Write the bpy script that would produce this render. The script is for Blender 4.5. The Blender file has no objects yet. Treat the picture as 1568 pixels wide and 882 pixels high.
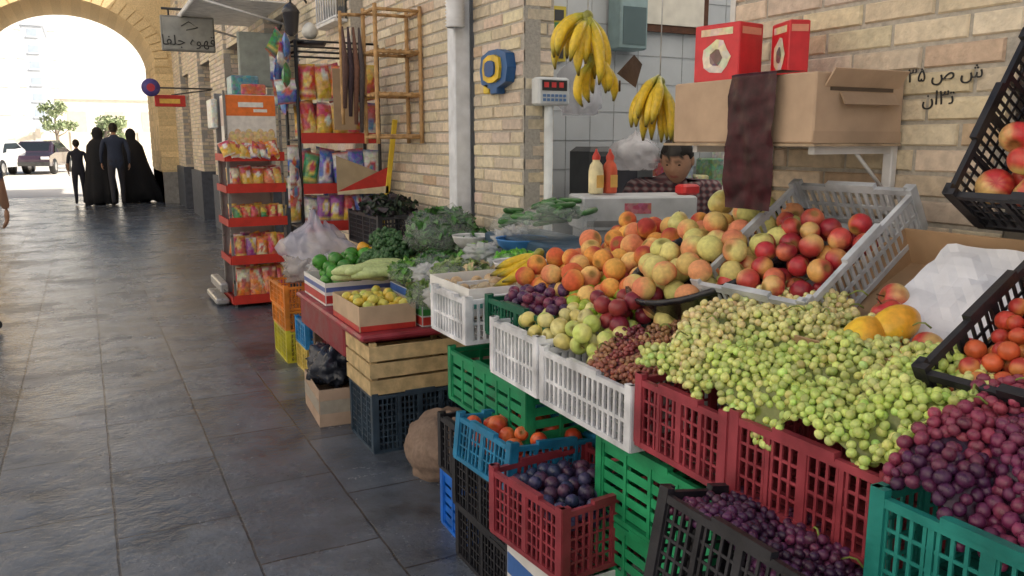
import bpy, math, random
import numpy as np
from mathutils import noise as mnoise, Vector, Matrix
rad=math.radians
# ------------------------------------------------------------------ matrices
def T(x,y,z):
    m=np.eye(4); m[:3,3]=(x,y,z); return m
def Rz(a):
    a=rad(a); m=np.eye(4); c,s=math.cos(a),math.sin(a); m[0,0]=c;m[0,1]=-s;m[1,0]=s;m[1,1]=c; return m
def Ry(a):
    a=rad(a); m=np.eye(4); c,s=math.cos(a),math.sin(a); m[0,0]=c;m[0,2]=s;m[2,0]=-s;m[2,2]=c; return m
def Rx(a):
    a=rad(a); m=np.eye(4); c,s=math.cos(a),math.sin(a); m[1,1]=c;m[1,2]=-s;m[2,1]=s;m[2,2]=c; return m
def Sc(x,y,z):
    m=np.eye(4); m[0,0]=x;m[1,1]=y;m[2,2]=z; return m
I4=np.eye(4)
def randrot(rng):
    q=rng.normal(size=4); q/=np.linalg.norm(q); w,x,y,z=q
    m=np.eye(4); m[:3,:3]=[[1-2*(y*y+z*z),2*(x*y-z*w),2*(x*z+y*w)],[2*(x*y+z*w),1-2*(x*x+z*z),2*(y*z-x*w)],[2*(x*z-y*w),2*(y*z+x*w),1-2*(x*x+y*y)]]
    return m
# ------------------------------------------------------------------ materials
MATS={}
def mat(name,rough=.5,noise=.2,nscale=20,bump=0,bscale=60,sss=0,metal=0,spec=.5,alpha=1,coat=0,rnoise=0,detail=4,cells=0):
    m=bpy.data.materials.new(name); m.use_nodes=True; nt=m.node_tree; N=nt.nodes; Lk=nt.links
    b=N["Principled BSDF"]
    at=N.new("ShaderNodeAttribute"); at.attribute_name="Col"
    tc=N.new("ShaderNodeTexCoord")
    nz=N.new("ShaderNodeTexNoise"); nz.inputs["Scale"].default_value=nscale; nz.inputs["Detail"].default_value=detail
    Lk.new(tc.outputs["Object"],nz.inputs["Vector"])
    mr=N.new("ShaderNodeMapRange"); mr.inputs["From Min"].default_value=.3; mr.inputs["From Max"].default_value=.7
    mr.inputs["To Min"].default_value=1-noise; mr.inputs["To Max"].default_value=1+noise
    Lk.new(nz.outputs["Fac"],mr.inputs["Value"])
    vm=N.new("ShaderNodeVectorMath"); vm.operation='SCALE'
    src=at.outputs["Color"]
    if cells:
        vo=N.new("ShaderNodeTexVoronoi"); vo.inputs["Scale"].default_value=cells; Lk.new(tc.outputs["Object"],vo.inputs["Vector"])
        mx=N.new("ShaderNodeMix"); mx.data_type='RGBA'; mx.blend_type='MIX'; mx.inputs[0].default_value=.16
        Lk.new(src,mx.inputs[6]); Lk.new(vo.outputs["Color"],mx.inputs[7]); src=mx.outputs[2]
    Lk.new(src,vm.inputs[0]); Lk.new(mr.outputs[0],vm.inputs["Scale"])
    Lk.new(vm.outputs[0],b.inputs["Base Color"])
    b.inputs["Roughness"].default_value=rough; b.inputs["Metallic"].default_value=metal
    b.inputs["Specular IOR Level"].default_value=spec; b.inputs["Coat Weight"].default_value=coat
    if rnoise:
        m2=N.new("ShaderNodeMapRange"); m2.inputs["From Min"].default_value=.3; m2.inputs["From Max"].default_value=.7
        m2.inputs["To Min"].default_value=max(.02,rough-rnoise); m2.inputs["To Max"].default_value=min(1,rough+rnoise)
        Lk.new(nz.outputs["Fac"],m2.inputs["Value"]); Lk.new(m2.outputs[0],b.inputs["Roughness"])
    if sss:
        b.inputs["Subsurface Weight"].default_value=sss; b.inputs["Subsurface Radius"].default_value=(.02,.012,.006); b.inputs["Subsurface Scale"].default_value=.5
    if alpha<1: b.inputs["Alpha"].default_value=alpha
    if bump:
        n2=N.new("ShaderNodeTexNoise"); n2.inputs["Scale"].default_value=bscale; n2.inputs["Detail"].default_value=6
        Lk.new(tc.outputs["Object"],n2.inputs["Vector"])
        bp=N.new("ShaderNodeBump"); bp.inputs["Strength"].default_value=bump; bp.inputs["Distance"].default_value=.01
        Lk.new(n2.outputs["Fac"],bp.inputs["Height"]); Lk.new(bp.outputs[0],b.inputs["Normal"])
    MATS[name]=m; return m
mat('plastic',.44,.34,11,.12,90,rnoise=.16,detail=9)
mat('fruit',.30,.16,70,.05,300)
mat('fuzzy',.7,.14,90,.08,400,spec=.25)
mat('grape',.22,.16,160,sss=.2)
mat('bloomgrape',.34,.30,90,rnoise=.16)
mat('card',.88,.14,9,.12,60)
mat('paper',.75,.08,12,.08,30)
mat('print',.35,.12,25,.05,30)
mat('pack',.28,.2,40,.25,45,cells=38)
mat('brick',.9,.15,35,.55,70)
mat('mortar',.95,.15,60,.6,90)
mat('stone',.55,.25,12,.4,40)
mat('wood',.7,.28,18,.25,80)
mat('leaf',.5,.25,40,.1,60)
mat('cloth',.9,.15,60,.3,200)
mat('skin',.5,.06,40,.05,200)
mat('metalm',.35,.15,20,.05,60,metal=.6,rnoise=.12)
mat('paint',.5,.14,12,.05,60)
mat('film',.18,.1,20,.5,30,alpha=.42)
mat('clearfilm',.10,.05,20,.6,25,alpha=.15)
mat('blackfilm',.2,.2,20,.6,35)
mat('lava',.30,.5,30,.2,14,spec=.22)
mat('glassy',.08,.05,5)
mat('plaster',.85,.08,3,.08,30)
mat('carpaint',.2,.03,5,coat=.8)
def frost():  # translucent panel material, added to let soft daylight into the shop
    m=bpy.data.materials.new("added_roof_diffuser"); m.use_nodes=True; N=m.node_tree.nodes; b=N["Principled BSDF"]; o=N["Material Output"]
    t=N.new("ShaderNodeBsdfTranslucent"); t.inputs[0].default_value=(.9,.92,.95,1)
    mx=N.new("ShaderNodeMixShader"); mx.inputs[0].default_value=.85; m.node_tree.links.new(b.outputs[0],mx.inputs[1]); m.node_tree.links.new(t.outputs[0],mx.inputs[2]); m.node_tree.links.new(mx.outputs[0],o.inputs[0]); MATS['frost']=m
frost()
# ------------------------------------------------------------------ mesh builder
def mkfaces(fl):
    L=np.array([i for f in fl for i in f],dtype=np.int64); S=np.array([len(f) for f in fl],dtype=np.int64); return L,S
BOXF=mkfaces([(0,3,2,1),(4,5,6,7),(0,1,5,4),(1,2,6,5),(2,3,7,6),(3,0,4,7)])
class MB:
    def __init__(s): s.V=[];s.L=[];s.S=[];s.MI=[];s.SM=[];s.C=[];s.n=0;s.mats=[];s.M=I4
    def add(s,V,F,mat,col,smooth=False,M=None):
        V=np.asarray(V,dtype=float); A=s.M if M is None else s.M@M
        W=V@A[:3,:3].T+A[:3,3]
        L,S=F if isinstance(F,tuple) and isinstance(F[0],np.ndarray) else mkfaces(F)
        if mat not in s.mats: s.mats.append(mat)
        col=np.asarray(col,dtype=float)
        if col.ndim==1: col=np.repeat(col[None,:],len(V),0)
        s.V.append(W); s.L.append(L+s.n); s.S.append(S); s.MI.append(np.full(len(S),s.mats.index(mat))); s.SM.append(np.full(len(S),smooth)); s.C.append(col); s.n+=len(V)
    def box(s,a,b,mat,col,M=None):
        x0,y0,z0=a;x1,y1,z1=b
        s.add([(x0,y0,z0),(x1,y0,z0),(x1,y1,z0),(x0,y1,z0),(x0,y0,z1),(x1,y0,z1),(x1,y1,z1),(x0,y1,z1)],BOXF,mat,col,False,M)
    def bbox(s,a,b,mat,col,M=None,bv=.01):
        x0,y0,z0=a;x1,y1,z1=b; c=bv
        V=[];
        for z,i in ((z0,c),(z0+c,0),(z1-c,0),(z1,c)):
            xa,xb,ya,yb=x0+i,x1-i,y0+i,y1-i
            V+=[(xa+c,ya,z),(xb-c,ya,z),(xb,ya+c,z),(xb,yb-c,z),(xb-c,yb,z),(xa+c,yb,z),(xa,yb-c,z),(xa,ya+c,z)]
        F=[tuple(range(7,-1,-1)),tuple(range(24,32))]
        for k in range(3):
            for j in range(8):
                F.append((k*8+j,k*8+(j+1)%8,(k+1)*8+(j+1)%8,(k+1)*8+j))
        s.add(V,F,mat,col,False,M)
    def tube(s,pts,r,mat,col,n=8,M=None,smooth=True,cols=None):
        pts=np.array(pts,dtype=float); k=len(pts)
        r=np.full(k,r) if np.isscalar(r) else np.array(r,dtype=float)
        V=[];C=[]
        up=None
        for i in range(k):
            d=pts[min(i+1,k-1)]-pts[max(i-1,0)]; d/=np.linalg.norm(d)+1e-9
            if up is None:
                up=np.array([0,0,1.]) if abs(d[2])<.9 else np.array([1.,0,0])
            a=np.cross(d,up); a/=np.linalg.norm(a)+1e-9; b=np.cross(a,d); up=b
            for j in range(n):
                t=2*math.pi*j/n; V.append(pts[i]+r[i]*(a*math.cos(t)+b*math.sin(t)))
                C.append(col if cols is None else cols[i])
        F=[]
        for i in range(k-1):
            for j in range(n):
                F.append((i*n+j,i*n+(j+1)%n,(i+1)*n+(j+1)%n,(i+1)*n+j))
        F.append(tuple(range(n-1,-1,-1))); F.append(tuple(range((k-1)*n,k*n)))
        s.add(V,F,mat,C,smooth,M)
    def lathe(s,prof,mat,col,n=16,M=None,smooth=True,cols=None,sx=1,sy=1):
        V=[];C=[]
        for i,(r,z) in enumerate(prof):
            for j in range(n):
                t=2*math.pi*j/n; V.append((r*sx*math.cos(t),r*sy*math.sin(t),z)); C.append(col if cols is None else cols[i])
        F=[]
        for i in range(len(prof)-1):
            for j in range(n): F.append((i*n+j,i*n+(j+1)%n,(i+1)*n+(j+1)%n,(i+1)*n+j))
        s.add(V,F,mat,C,smooth,M)
    def build(s,name,parent=None):
        V=np.concatenate(s.V);L=np.concatenate(s.L);S=np.concatenate(s.S);MI=np.concatenate(s.MI);SM=np.concatenate(s.SM);C=np.concatenate(s.C)
        me=bpy.data.meshes.new(name); me.vertices.add(len(V)); me.loops.add(len(L)); me.polygons.add(len(S))
        me.vertices.foreach_set("co",V.ravel()); me.loops.foreach_set("vertex_index",L.astype(np.int32))
        st=np.concatenate([[0],np.cumsum(S)[:-1]]).astype(np.int32)
        me.polygons.foreach_set("loop_start",st)
        me.polygons.foreach_set("material_index",MI.astype(np.int32)); me.polygons.foreach_set("use_smooth",SM.astype(bool))
        for m in s.mats: me.materials.append(MATS[m])
        me.update(calc_edges=True)
        at=me.color_attributes.new("Col",'FLOAT_COLOR','POINT')
        at.data.foreach_set("color",np.concatenate([np.clip(C,0,1),np.ones((len(C),1))],1).ravel())
        me.validate(clean_customdata=False)
        ob=bpy.data.objects.new(name,me); bpy.context.collection.objects.link(ob)
        if parent: ob.parent=parent
        return ob
def empty(name):
    o=bpy.data.objects.new(name,None); bpy.context.collection.objects.link(o); return o
# ------------------------------------------------------------------ templates
def uvs(nu,nv,fn=None):
    V=[(0,0,1)]
    for i in range(1,nv):
        th=math.pi*i/nv
        for j in range(nu):
            ph=2*math.pi*j/nu; V.append((math.sin(th)*math.cos(ph),math.sin(th)*math.sin(ph),math.cos(th)))
    V.append((0,0,-1)); F=[]
    for j in range(nu): F.append((0,1+j,1+(j+1)%nu))
    for i in range(nv-2):
        for j in range(nu):
            a=1+i*nu; b=a+nu; F.append((a+j,b+j,b+(j+1)%nu,a+(j+1)%nu))
    e=len(V)-1;a=1+(nv-2)*nu
    for j in range(nu): F.append((a+j,e,a+(j+1)%nu))
    V=np.array(V)
    if fn is not None: V=np.array([fn(*v) for v in V])
    return V,mkfaces(F)
def f_apple(x,y,z):
    r=math.hypot(x,y); zz=z*.9
    if z>0: zz-=.30*math.exp(-(r/.33)**2)
    else: zz+=.18*math.exp(-(r/.25)**2)
    k=1+.04*z
    return x*k,y*k,zz
def f_peach(x,y,z):
    r=math.hypot(x,y); ph=math.atan2(y,x); k=1-.09*math.exp(-(ph/.22)**2)*(.4+.6*r)
    zz=z*.96
    if z>0: zz-=.2*math.exp(-(r/.28)**2)
    else: zz-=.05*math.exp(-(r/.2)**2)
    return x*k,y*k,zz
def f_pear(x,y,z):
    k=1-.28*max(z,0)**1.2 if z>0 else 1
    zz=z*(1.15 if z>0 else .9)-(.12*math.exp(-(math.hypot(x,y)/.2)**2) if z>0 else 0)
    return x*k,y*k,zz
def f_mango(x,y,z):
    return x*.8,y*.68+.08*(1-z*z),z*1.25*(1 if z<0 else .95)
def f_pepper(x,y,z):
    ph=math.atan2(y,x); r=math.hypot(x,y); k=.9+.12*abs(math.cos(1.5*ph+.4))
    return x*k*(1+.1*z),y*k*(1+.1*z),z*1.05-(.35*math.exp(-(r/.35)**2) if z>0 else -.1*math.exp(-(r/.2)**2))
DIM={'sphere':(12,8),'grape':(10,7),'apple':(20,14),'peach':(20,14),'pear':(16,12),'mango':(18,14),'pepper':(20,14),'plum':(14,10)}
FN={'apple':f_apple,'peach':f_peach,'pear':f_pear,'mango':f_mango,'pepper':f_pepper}
TP={k:uvs(*v,FN.get(k)) for k,v in DIM.items()}
UN={k:uvs(*v)[0] for k,v in DIM.items()}
def sm(t): t=np.clip(t,0,1); return t*t*(3-2*t)
def blush(U,rng,c0,c1,bias=0,width=.5,streak=0):
    a=rng.normal(size=3);a/=np.linalg.norm(a)
    k=rng.normal(size=(3,3))*3.0; ph=rng.random(3)*6
    n=sum(np.sin(U@k[i]+ph[i]) for i in range(3))/3
    t=sm((U@a+bias+.45*n)/width*.5+.5)
    if streak:
        an=np.arctan2(U[:,1],U[:,0]); t=np.clip(t+streak*np.sin(an*9+ph[0]*2),0,1)
    c0=np.array(c0)*(1+rng.normal()*.08); c1=np.array(c1)*(1+rng.normal()*.10)
    return c0[None]*(1-t[:,None])+c1[None]*t[:,None]
def put(mb,kind,p,r,rng,mat,c0,c1,bias=0,width=.5,streak=0,stem=False,upright=None,M=I4,jit=.1):
    V,F=TP[kind]; R=randrot(rng) if upright is None else Rz(rng.random()*360)@Rx(rng.normal()*upright)
    s=r*(1+rng.normal()*jit*.6)
    A=M@T(*p)@R@Sc(s,s*(1+rng.normal()*.03),s)
    CC=blush(UN[kind],rng,c0,c1,bias,width,streak)
    if kind in ('peach','apple'):
        k=sm((UN[kind][:,2]-.86)/.12)[:,None]*.75; CC=CC*(1-k)+np.array((.20,.16,.04))*k
    mb.add(V,F,mat,CC,True,A)
    if stem: mb.tube([(0,0,.6),(.05,0,.95),(.12,.03,1.15)],[.05,.04,.06],'wood',(.10,.06,.03),5,A)
def heap(x0,x1,y0,y1,surf,r,n,seed,K=12,pack=.94,depth=2.2,fails=25):
    rng=np.random.default_rng(seed); P=np.zeros((n,3)); m=0; fl=0; R2=(2*r*pack)**2
    while m<n and fl<fails:
        c=np.stack([x0+(x1-x0)*rng.random(K),y0+(y1-y0)*rng.random(K)],1); s=surf(c[:,0],c[:,1]); z=s-depth*r
        if m:
            d2=((c[:,None,:]-P[None,:m,:2])**2).sum(2)
            zz=np.where(d2<R2,P[None,:m,2]+np.sqrt(np.maximum(R2-d2,0)),-9.).max(1); z=np.maximum(z,zz)
        ex=np.where(np.isnan(s),9,z-s); j=int(np.argmin(ex))
        if ex[j]>0: fl+=1; continue
        fl=max(0,fl-1); P[m]=(c[j,0],c[j,1],z[j]); m+=1
    return P[:m]
def inpoly(x,y,poly):
    r=np.zeros(len(x),bool); n=len(poly)
    for i in range(n):
        xa,ya=poly[i];xb,yb=poly[(i+1)%n]
        if ya==yb: continue
        c=((ya>y)!=(yb>y))&(x<(xb-xa)*(y-ya)/(yb-ya)+xa); r^=c
    return r
def bunches(poly,base,nb,seed,a=.085,b=.042,h=.045,ang=None):
    rng=np.random.default_rng(seed); P=np.array(poly); lo=P.min(0);hi=P.max(0); B=[]
    while len(B)<nb:
        x,y=lo+(hi-lo)*rng.random(2)
        if not inpoly(np.array([x]),np.array([y]),poly)[0]: continue
        if B and min(math.hypot(x-q[0],y-q[1]) for q in B)<b*1.0 and rng.random()<.8: continue
        B.append((x,y,(rng.random()*math.pi if ang is None else rad(ang)+rng.normal()*.6),a*(.8+.4*rng.random()),b*(.8+.4*rng.random()),h*(.7+.6*rng.random())))
    B=np.array(B)
    def val(x,y):
        dx=x[:,None]-B[None,:,0];dy=y[:,None]-B[None,:,1];c=np.cos(B[:,2])[None];s=np.sin(B[:,2])[None]
        u=(dx*c+dy*s)/B[None,:,3];v=(-dx*s+dy*c)/(B[None,:,4]*(1-.35*u.clip(-1,1)))
        return B[None,:,5]*np.sqrt(np.maximum(0,1-u*u-v*v))
    def surf(x,y):
        v=val(x,y).max(1); z=base(x,y)+v
        return np.where(inpoly(x,y,poly),z,np.nan)
    def bid(x,y): return int(val(np.array([x]),np.array([y]))[0].argmax())
    return surf,bid,B
def grape_pile(name,poly,base,nb,r,n,seed,cols,matn='grape',a=.085,b=.042,h=.045,elong=1.12,jc=.10,ang=None,stemcol=(.22,.28,.06),pile=None,liner=None,stems=.5):
    surf,bid,B=bunches(poly,base,nb,seed,a,b,h,ang); P=np.array(poly)
    pts=heap(P[:,0].min(),P[:,0].max(),P[:,1].min(),P[:,1].max(),surf,r,n,seed,K=16,pack=.84,depth=2.3,fails=60)
    rng=np.random.default_rng(seed+5); mb=MB(); V,F=TP['grape']; U=UN['grape']
    bc=[np.array(cols[rng.integers(len(cols))])*(1+rng.normal()*.06) for _ in range(nb)]
    if callable(pile): bc=[np.array(pile(q[0],q[1],rng)) for q in B]
    for p in pts:
        c=bc[bid(p[0],p[1])]*(1+rng.normal()*jc); o=np.array(cols[rng.integers(len(cols))]); c=c*.75+o*.25
        s=r*(1+rng.normal()*.09)
        mb.add(V,F,matn,blush(U,rng,c,c*(.75+.3*rng.random(3)),0,1.2),True,T(*(p+rng.normal(size=3)*r*.08))@randrot(rng)@Sc(s,s,s*elong))
    G=46; xs=np.linspace(P[:,0].min()+.003,P[:,0].max()-.003,G); ys=np.linspace(P[:,1].min()+.003,P[:,1].max()-.003,G)
    X,Y=np.meshgrid(xs,ys); Z=surf(X.ravel(),Y.ravel()); VV=np.stack([X.ravel(),Y.ravel(),np.nan_to_num(Z)-2.0*r],1); FF=[]
    for i in range(G-1):
        for j in range(G-1):
            q=(i*G+j,i*G+j+1,(i+1)*G+j+1,(i+1)*G+j)
            if not np.isnan(Z[list(q)]).any(): FF.append(q)
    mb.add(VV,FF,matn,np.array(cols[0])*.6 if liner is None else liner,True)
    for q in B[:int(nb*stems)]:
        z=float(base(np.array([q[0]]),np.array([q[1]]))[0])+q[5]; d=np.array([math.cos(q[2]),math.sin(q[2])])
        p0=np.array([q[0]-d[0]*q[3]*.9,q[1]-d[1]*q[3]*.9,z*1-.002]); p1=p0+np.array([d[0]*.025,d[1]*.025,.008])
        mb.tube([p0,p0*.5+p1*.5+np.array([0,0,.005]),p1,p1+np.array([d[0]*.03,d[1]*.02,-.014])],[.0022,.002,.0018,.0014],'wood',stemcol,5)
    return mb.build(name)
def fruit_heap(name,M,x0,x1,y0,y1,surf,r,n,seed,kind,matn,pairs,bias=0,width=.5,streak=0,stem=0,jit=.1,depth=2.2):
    mb=MB(); rng=np.random.default_rng(seed+3)
    for p in heap(x0,x1,y0,y1,surf,r,n,seed,depth=depth):
        c0,c1=pairs[rng.integers(len(pairs))]
        put(mb,kind,p,r,rng,matn,c0,c1,bias+rng.normal()*.25,width,streak,stem=rng.random()<stem,M=M,jit=jit)
    return mb.build(name)
# ------------------------------------------------------------------ crates
def crate_parts(mb,dx,dy,h,col,style):
    t=.0065; col=np.array(col)
    def seg(ax,o,s0,s1,z0,z1,ta,tb):
        if s1-s0<.001 or z1-z0<.001: return
        if ax=='y': mb.box((o+ta,s0,z0),(o+tb,s1,z1),'plastic',col)
        else: mb.box((s0,o+ta,z0),(s1,o+tb,z1),'plastic',col)
    for ax,o,ln,sg in (('y',0,dy,1),('y',dx-t,dy,1),('x',0,dx,1),('x',dy-t,dx,1)):
        e=.0035 if ax=='y' else .003
        seg(ax,o,0,ln,h-.015,h,-e,t+e); seg(ax,o,0,ln,0,.014,-e+.0005,t+e-.0005)
        seg(ax,o,-.002,.024,.008,h+.012,-e-.001,t+e+.001); seg(ax,o,ln-.024,ln+.002,.008,h+.012,-e-.001,t+e+.001)
        lo,hi=.014,h-.015
        hc=ln/2; hw=min(.06,ln*.18)
        seg(ax,o,hc-hw-.012,hc+hw+.012,h-.004,h+.010,-e-.002,t+e+.002)
        if style=='slot':
            k=max(3,int((ln-.05)/.023)); st=(ln-.05)/k
            for i in range(k+1):
                s=.025+i*st; seg(ax,o,s-.0045,s+.0045,lo,hi,0,t)
            seg(ax,o,.024,ln-.024,lo+(hi-lo)*.42,lo+(hi-lo)*.42+.010,.0008,t-.0008)
        elif style=='lattice':
            k=max(3,int((ln-.05)/.021)); st=(ln-.05)/k
            for i in range(k+1):
                s=.025+i*st; seg(ax,o,s-.003,s+.003,lo,hi,.001,t-.001)
            k2=max(2,int((hi-lo)/.028)); 
            for i in range(1,k2): 
                z=lo+(hi-lo)*i/k2; seg(ax,o,.024,ln-.024,z-.003,z+.003,.0018,t-.0018)
            seg(ax,o,hc-.009,hc+.009,lo,hi,-.001,t+.001)
            for q in (.27,.73): seg(ax,o,ln*q-.005,ln*q+.005,lo,hi,-.001,t+.001)
        else:
            k2=max(2,int((hi-lo)/.034)); g=(hi-lo)/k2
            for i in range(k2): seg(ax,o,.024,ln-.024,lo+i*g+.009,lo+(i+1)*g-.003,.0018,t-.0018)
            k=max(2,int((ln-.05)/.085)); st=(ln-.05)/k
            for i in range(k+1):
                s=.025+i*st; seg(ax,o,s-.006,s+.006,lo,hi,-.001,t+.001)
    k=int(dx/.04)
    for i in range(k): mb.box((.01+i*(dx-.02)/k,.01,.003),(.01+(i+.72)*(dx-.02)/k,dy-.01,.008),'plastic',col*.8)
rcr=np.random.default_rng(99)
def crate(M,dx,dy,h,col,style='lattice',name='plastic_crate'):
    mb=MB(); mb.M=M@Rz(rcr.normal()*.7); crate_parts(mb,dx,dy,h,np.array(col)*(1+rcr.normal()*.05),style); return mb.build(name)
def openbox(name,M,dx,dy,h,col,t=.004,matn='card',inner=None,stripe=None):
    mb=MB(); mb.M=M; c=np.array(col); ci=c*.85 if inner is None else np.array(inner)
    mb.box((0,0,0),(dx,dy,t),matn,ci)
    mb.box((0,0,t),(t,dy,h),matn,c); mb.box((dx-t,0,t),(dx,dy,h),matn,c*.96)
    mb.box((t,0,t),(dx-t,t,h),matn,c); mb.box((t,dy-t,t),(dx-t,dy,h),matn,c)
    if stripe is not None:
        for a,b,sc in stripe:
            mb.box((-.0015,.004,h*a),(0.0,dy-.004,h*b),'print',sc); mb.box((.004,-.0015,h*a),(dx-.004,-0.0001,h*b),'print',sc)
    return mb.build(name)
def crumple(name,c,rx,ry,rz,matn,col,seed,amp=.35,freq=2.2,res=36,tie=True):
    mb=MB(); V,F=uvs(res,res//2); W=[]
    for v in V:
        p=Vector(v)*freq+Vector((seed*3.1,seed*1.7,0))
        n=abs(mnoise.noise(p))*1.2+abs(mnoise.noise(p*2.3))*.7+abs(mnoise.noise(p*5))*.35
        k=1-amp*.5+amp*(n-.4)
        x,y,z=v*k
        if tie and z>.3: q=1-.65*sm(np.array((z-.3)/.6)); x*=q;y*=q;z*=1.15
        z=max(z,-.7)
        W.append((c[0]+x*rx,c[1]+y*ry,c[2]+z*rz))
    mb.add(W,F,matn,col,True); return mb
def leaves(mb,c,R,n,size,cols,rng,flat=0):
    for i in range(n):
        d=rng.normal(size=3); d/=np.linalg.norm(d); k=rng.random()**.4
        p=np.array(c)+d*np.array(R)*k
        s=size*(.6+.8*rng.random()); cc=np.array(cols[rng.integers(len(cols))])*(.75+.5*rng.random())
        V=[(-.5,0,0),(-.15,.28,.08),(.25,.22,.1),(.55,0,-.05),(.25,-.22,.1),(-.15,-.28,.08),(0,0,-.02)]
        mb.add(np.array(V)*s,[(0,1,6),(1,2,6),(2,3,6),(3,4,6),(4,5,6),(5,0,6)],'leaf',cc,False,T(*p)@randrot(rng))
def pouch(mb,M,w,h,d,c1,c2,c3,rng):
    nu,nv=8,10; V=[];C=[]; F=[]
    ox,oz=rng.normal()*.15,rng.normal()*.2; st=rng.integers(3); w*=.9+.2*rng.random(); h*=.85+.25*rng.random()
    for sd in (-1,1):
        b=len(V)
        for i in range(nv+1):
            v=-1+2*i/nv
            for j in range(nu+1):
                u=-1+2*j/nu; bul=d*(max(0,1-u*u)**.5)*(1-abs(v)**3)
                bul*=1+.15*math.sin(7*v+u*5+ox*30)
                V.append((u*w/2*(1-.06*(1-abs(v)**3)),sd*bul*.5,v*h/2))
                rr=(u-ox)**2+((v-oz)*1.1)**2
                c=c1
                if st==0:
                    if rr<.28: c=c2
                    if rr<.10: c=c3
                elif st==1:
                    if u+v*.8+ox>.35: c=c2
                    if u+v*.8+ox>.9: c=c3
                else:
                    if v>.1+oz: c=c2
                    if rr<.16: c=c3
                if abs(v)>.86: c=c3
                if st==0 and -.75<v<-.5: c=c2
                C.append(np.array(c)*(1+.1*math.sin(i*2.1+j)))
        for i in range(nv):
            for j in range(nu):
                a=b+i*(nu+1)+j; q=(a,a+1,a+nu+2,a+nu+1); F.append(q if sd<0 else q[::-1])
    mb.add(V,F,'pack',C,True,M)
PC=[((.6,.03,.02),(.80,.62,.2),(.8,.5,.03)),((.75,.45,.03),(.6,.04,.03),(.8,.8,.75)),((.05,.12,.5),(.8,.8,.8),(.7,.1,.05)),((.04,.3,.08),(.85,.7,.1),(.6,.05,.04)),((.8,.78,.7),(.55,.05,.04),(.1,.2,.5)),((.3,.04,.3),(.8,.6,.1),(.85,.8,.8)),((.8,.2,.03),(.85,.8,.6),(.5,.03,.03))]
# ------------------------------------------------------------------ world, sun, camera
sc=bpy.context.scene
w=bpy.data.worlds.new("World"); sc.world=w; w.use_nodes=True; nt=w.node_tree
sk=nt.nodes.new("ShaderNodeTexSky"); sk.sky_type='NISHITA'; sk.sun_disc=False
sd=np.array([.62,-.50,.60]); sd/=np.linalg.norm(sd)
sk.sun_elevation=math.asin(sd[2]); sk.sun_rotation=math.atan2(sd[0],sd[1]); sk.dust_density=6.0; sk.air_density=1.3; sk.ozone_density=1.0
nt.links.new(sk.outputs[0],nt.nodes["Background"].inputs[0]); nt.nodes["Background"].inputs[1].default_value=.15
sl=bpy.data.lights.new("sun","SUN"); sl.energy=5; sl.angle=rad(.5); sl.color=(1,.93,.82)
so=bpy.data.objects.new("sun",sl); bpy.context.collection.objects.link(so)
so.rotation_euler=Vector(-sd).to_track_quat('-Z','Y').to_euler()
cam=bpy.data.cameras.new("camera"); co=bpy.data.objects.new("camera",cam); bpy.context.collection.objects.link(co)
co.location=(0,0,1.4); co.rotation_euler=(rad(90-10.248),0,rad(-27.389)); cam.sensor_width=36; cam.lens=1250/1568*36; cam.clip_end=2000; cam.clip_start=.02
sc.camera=co
sc.view_settings.view_transform='Standard'; sc.view_settings.look='None'; sc.view_settings.exposure=0
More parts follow.
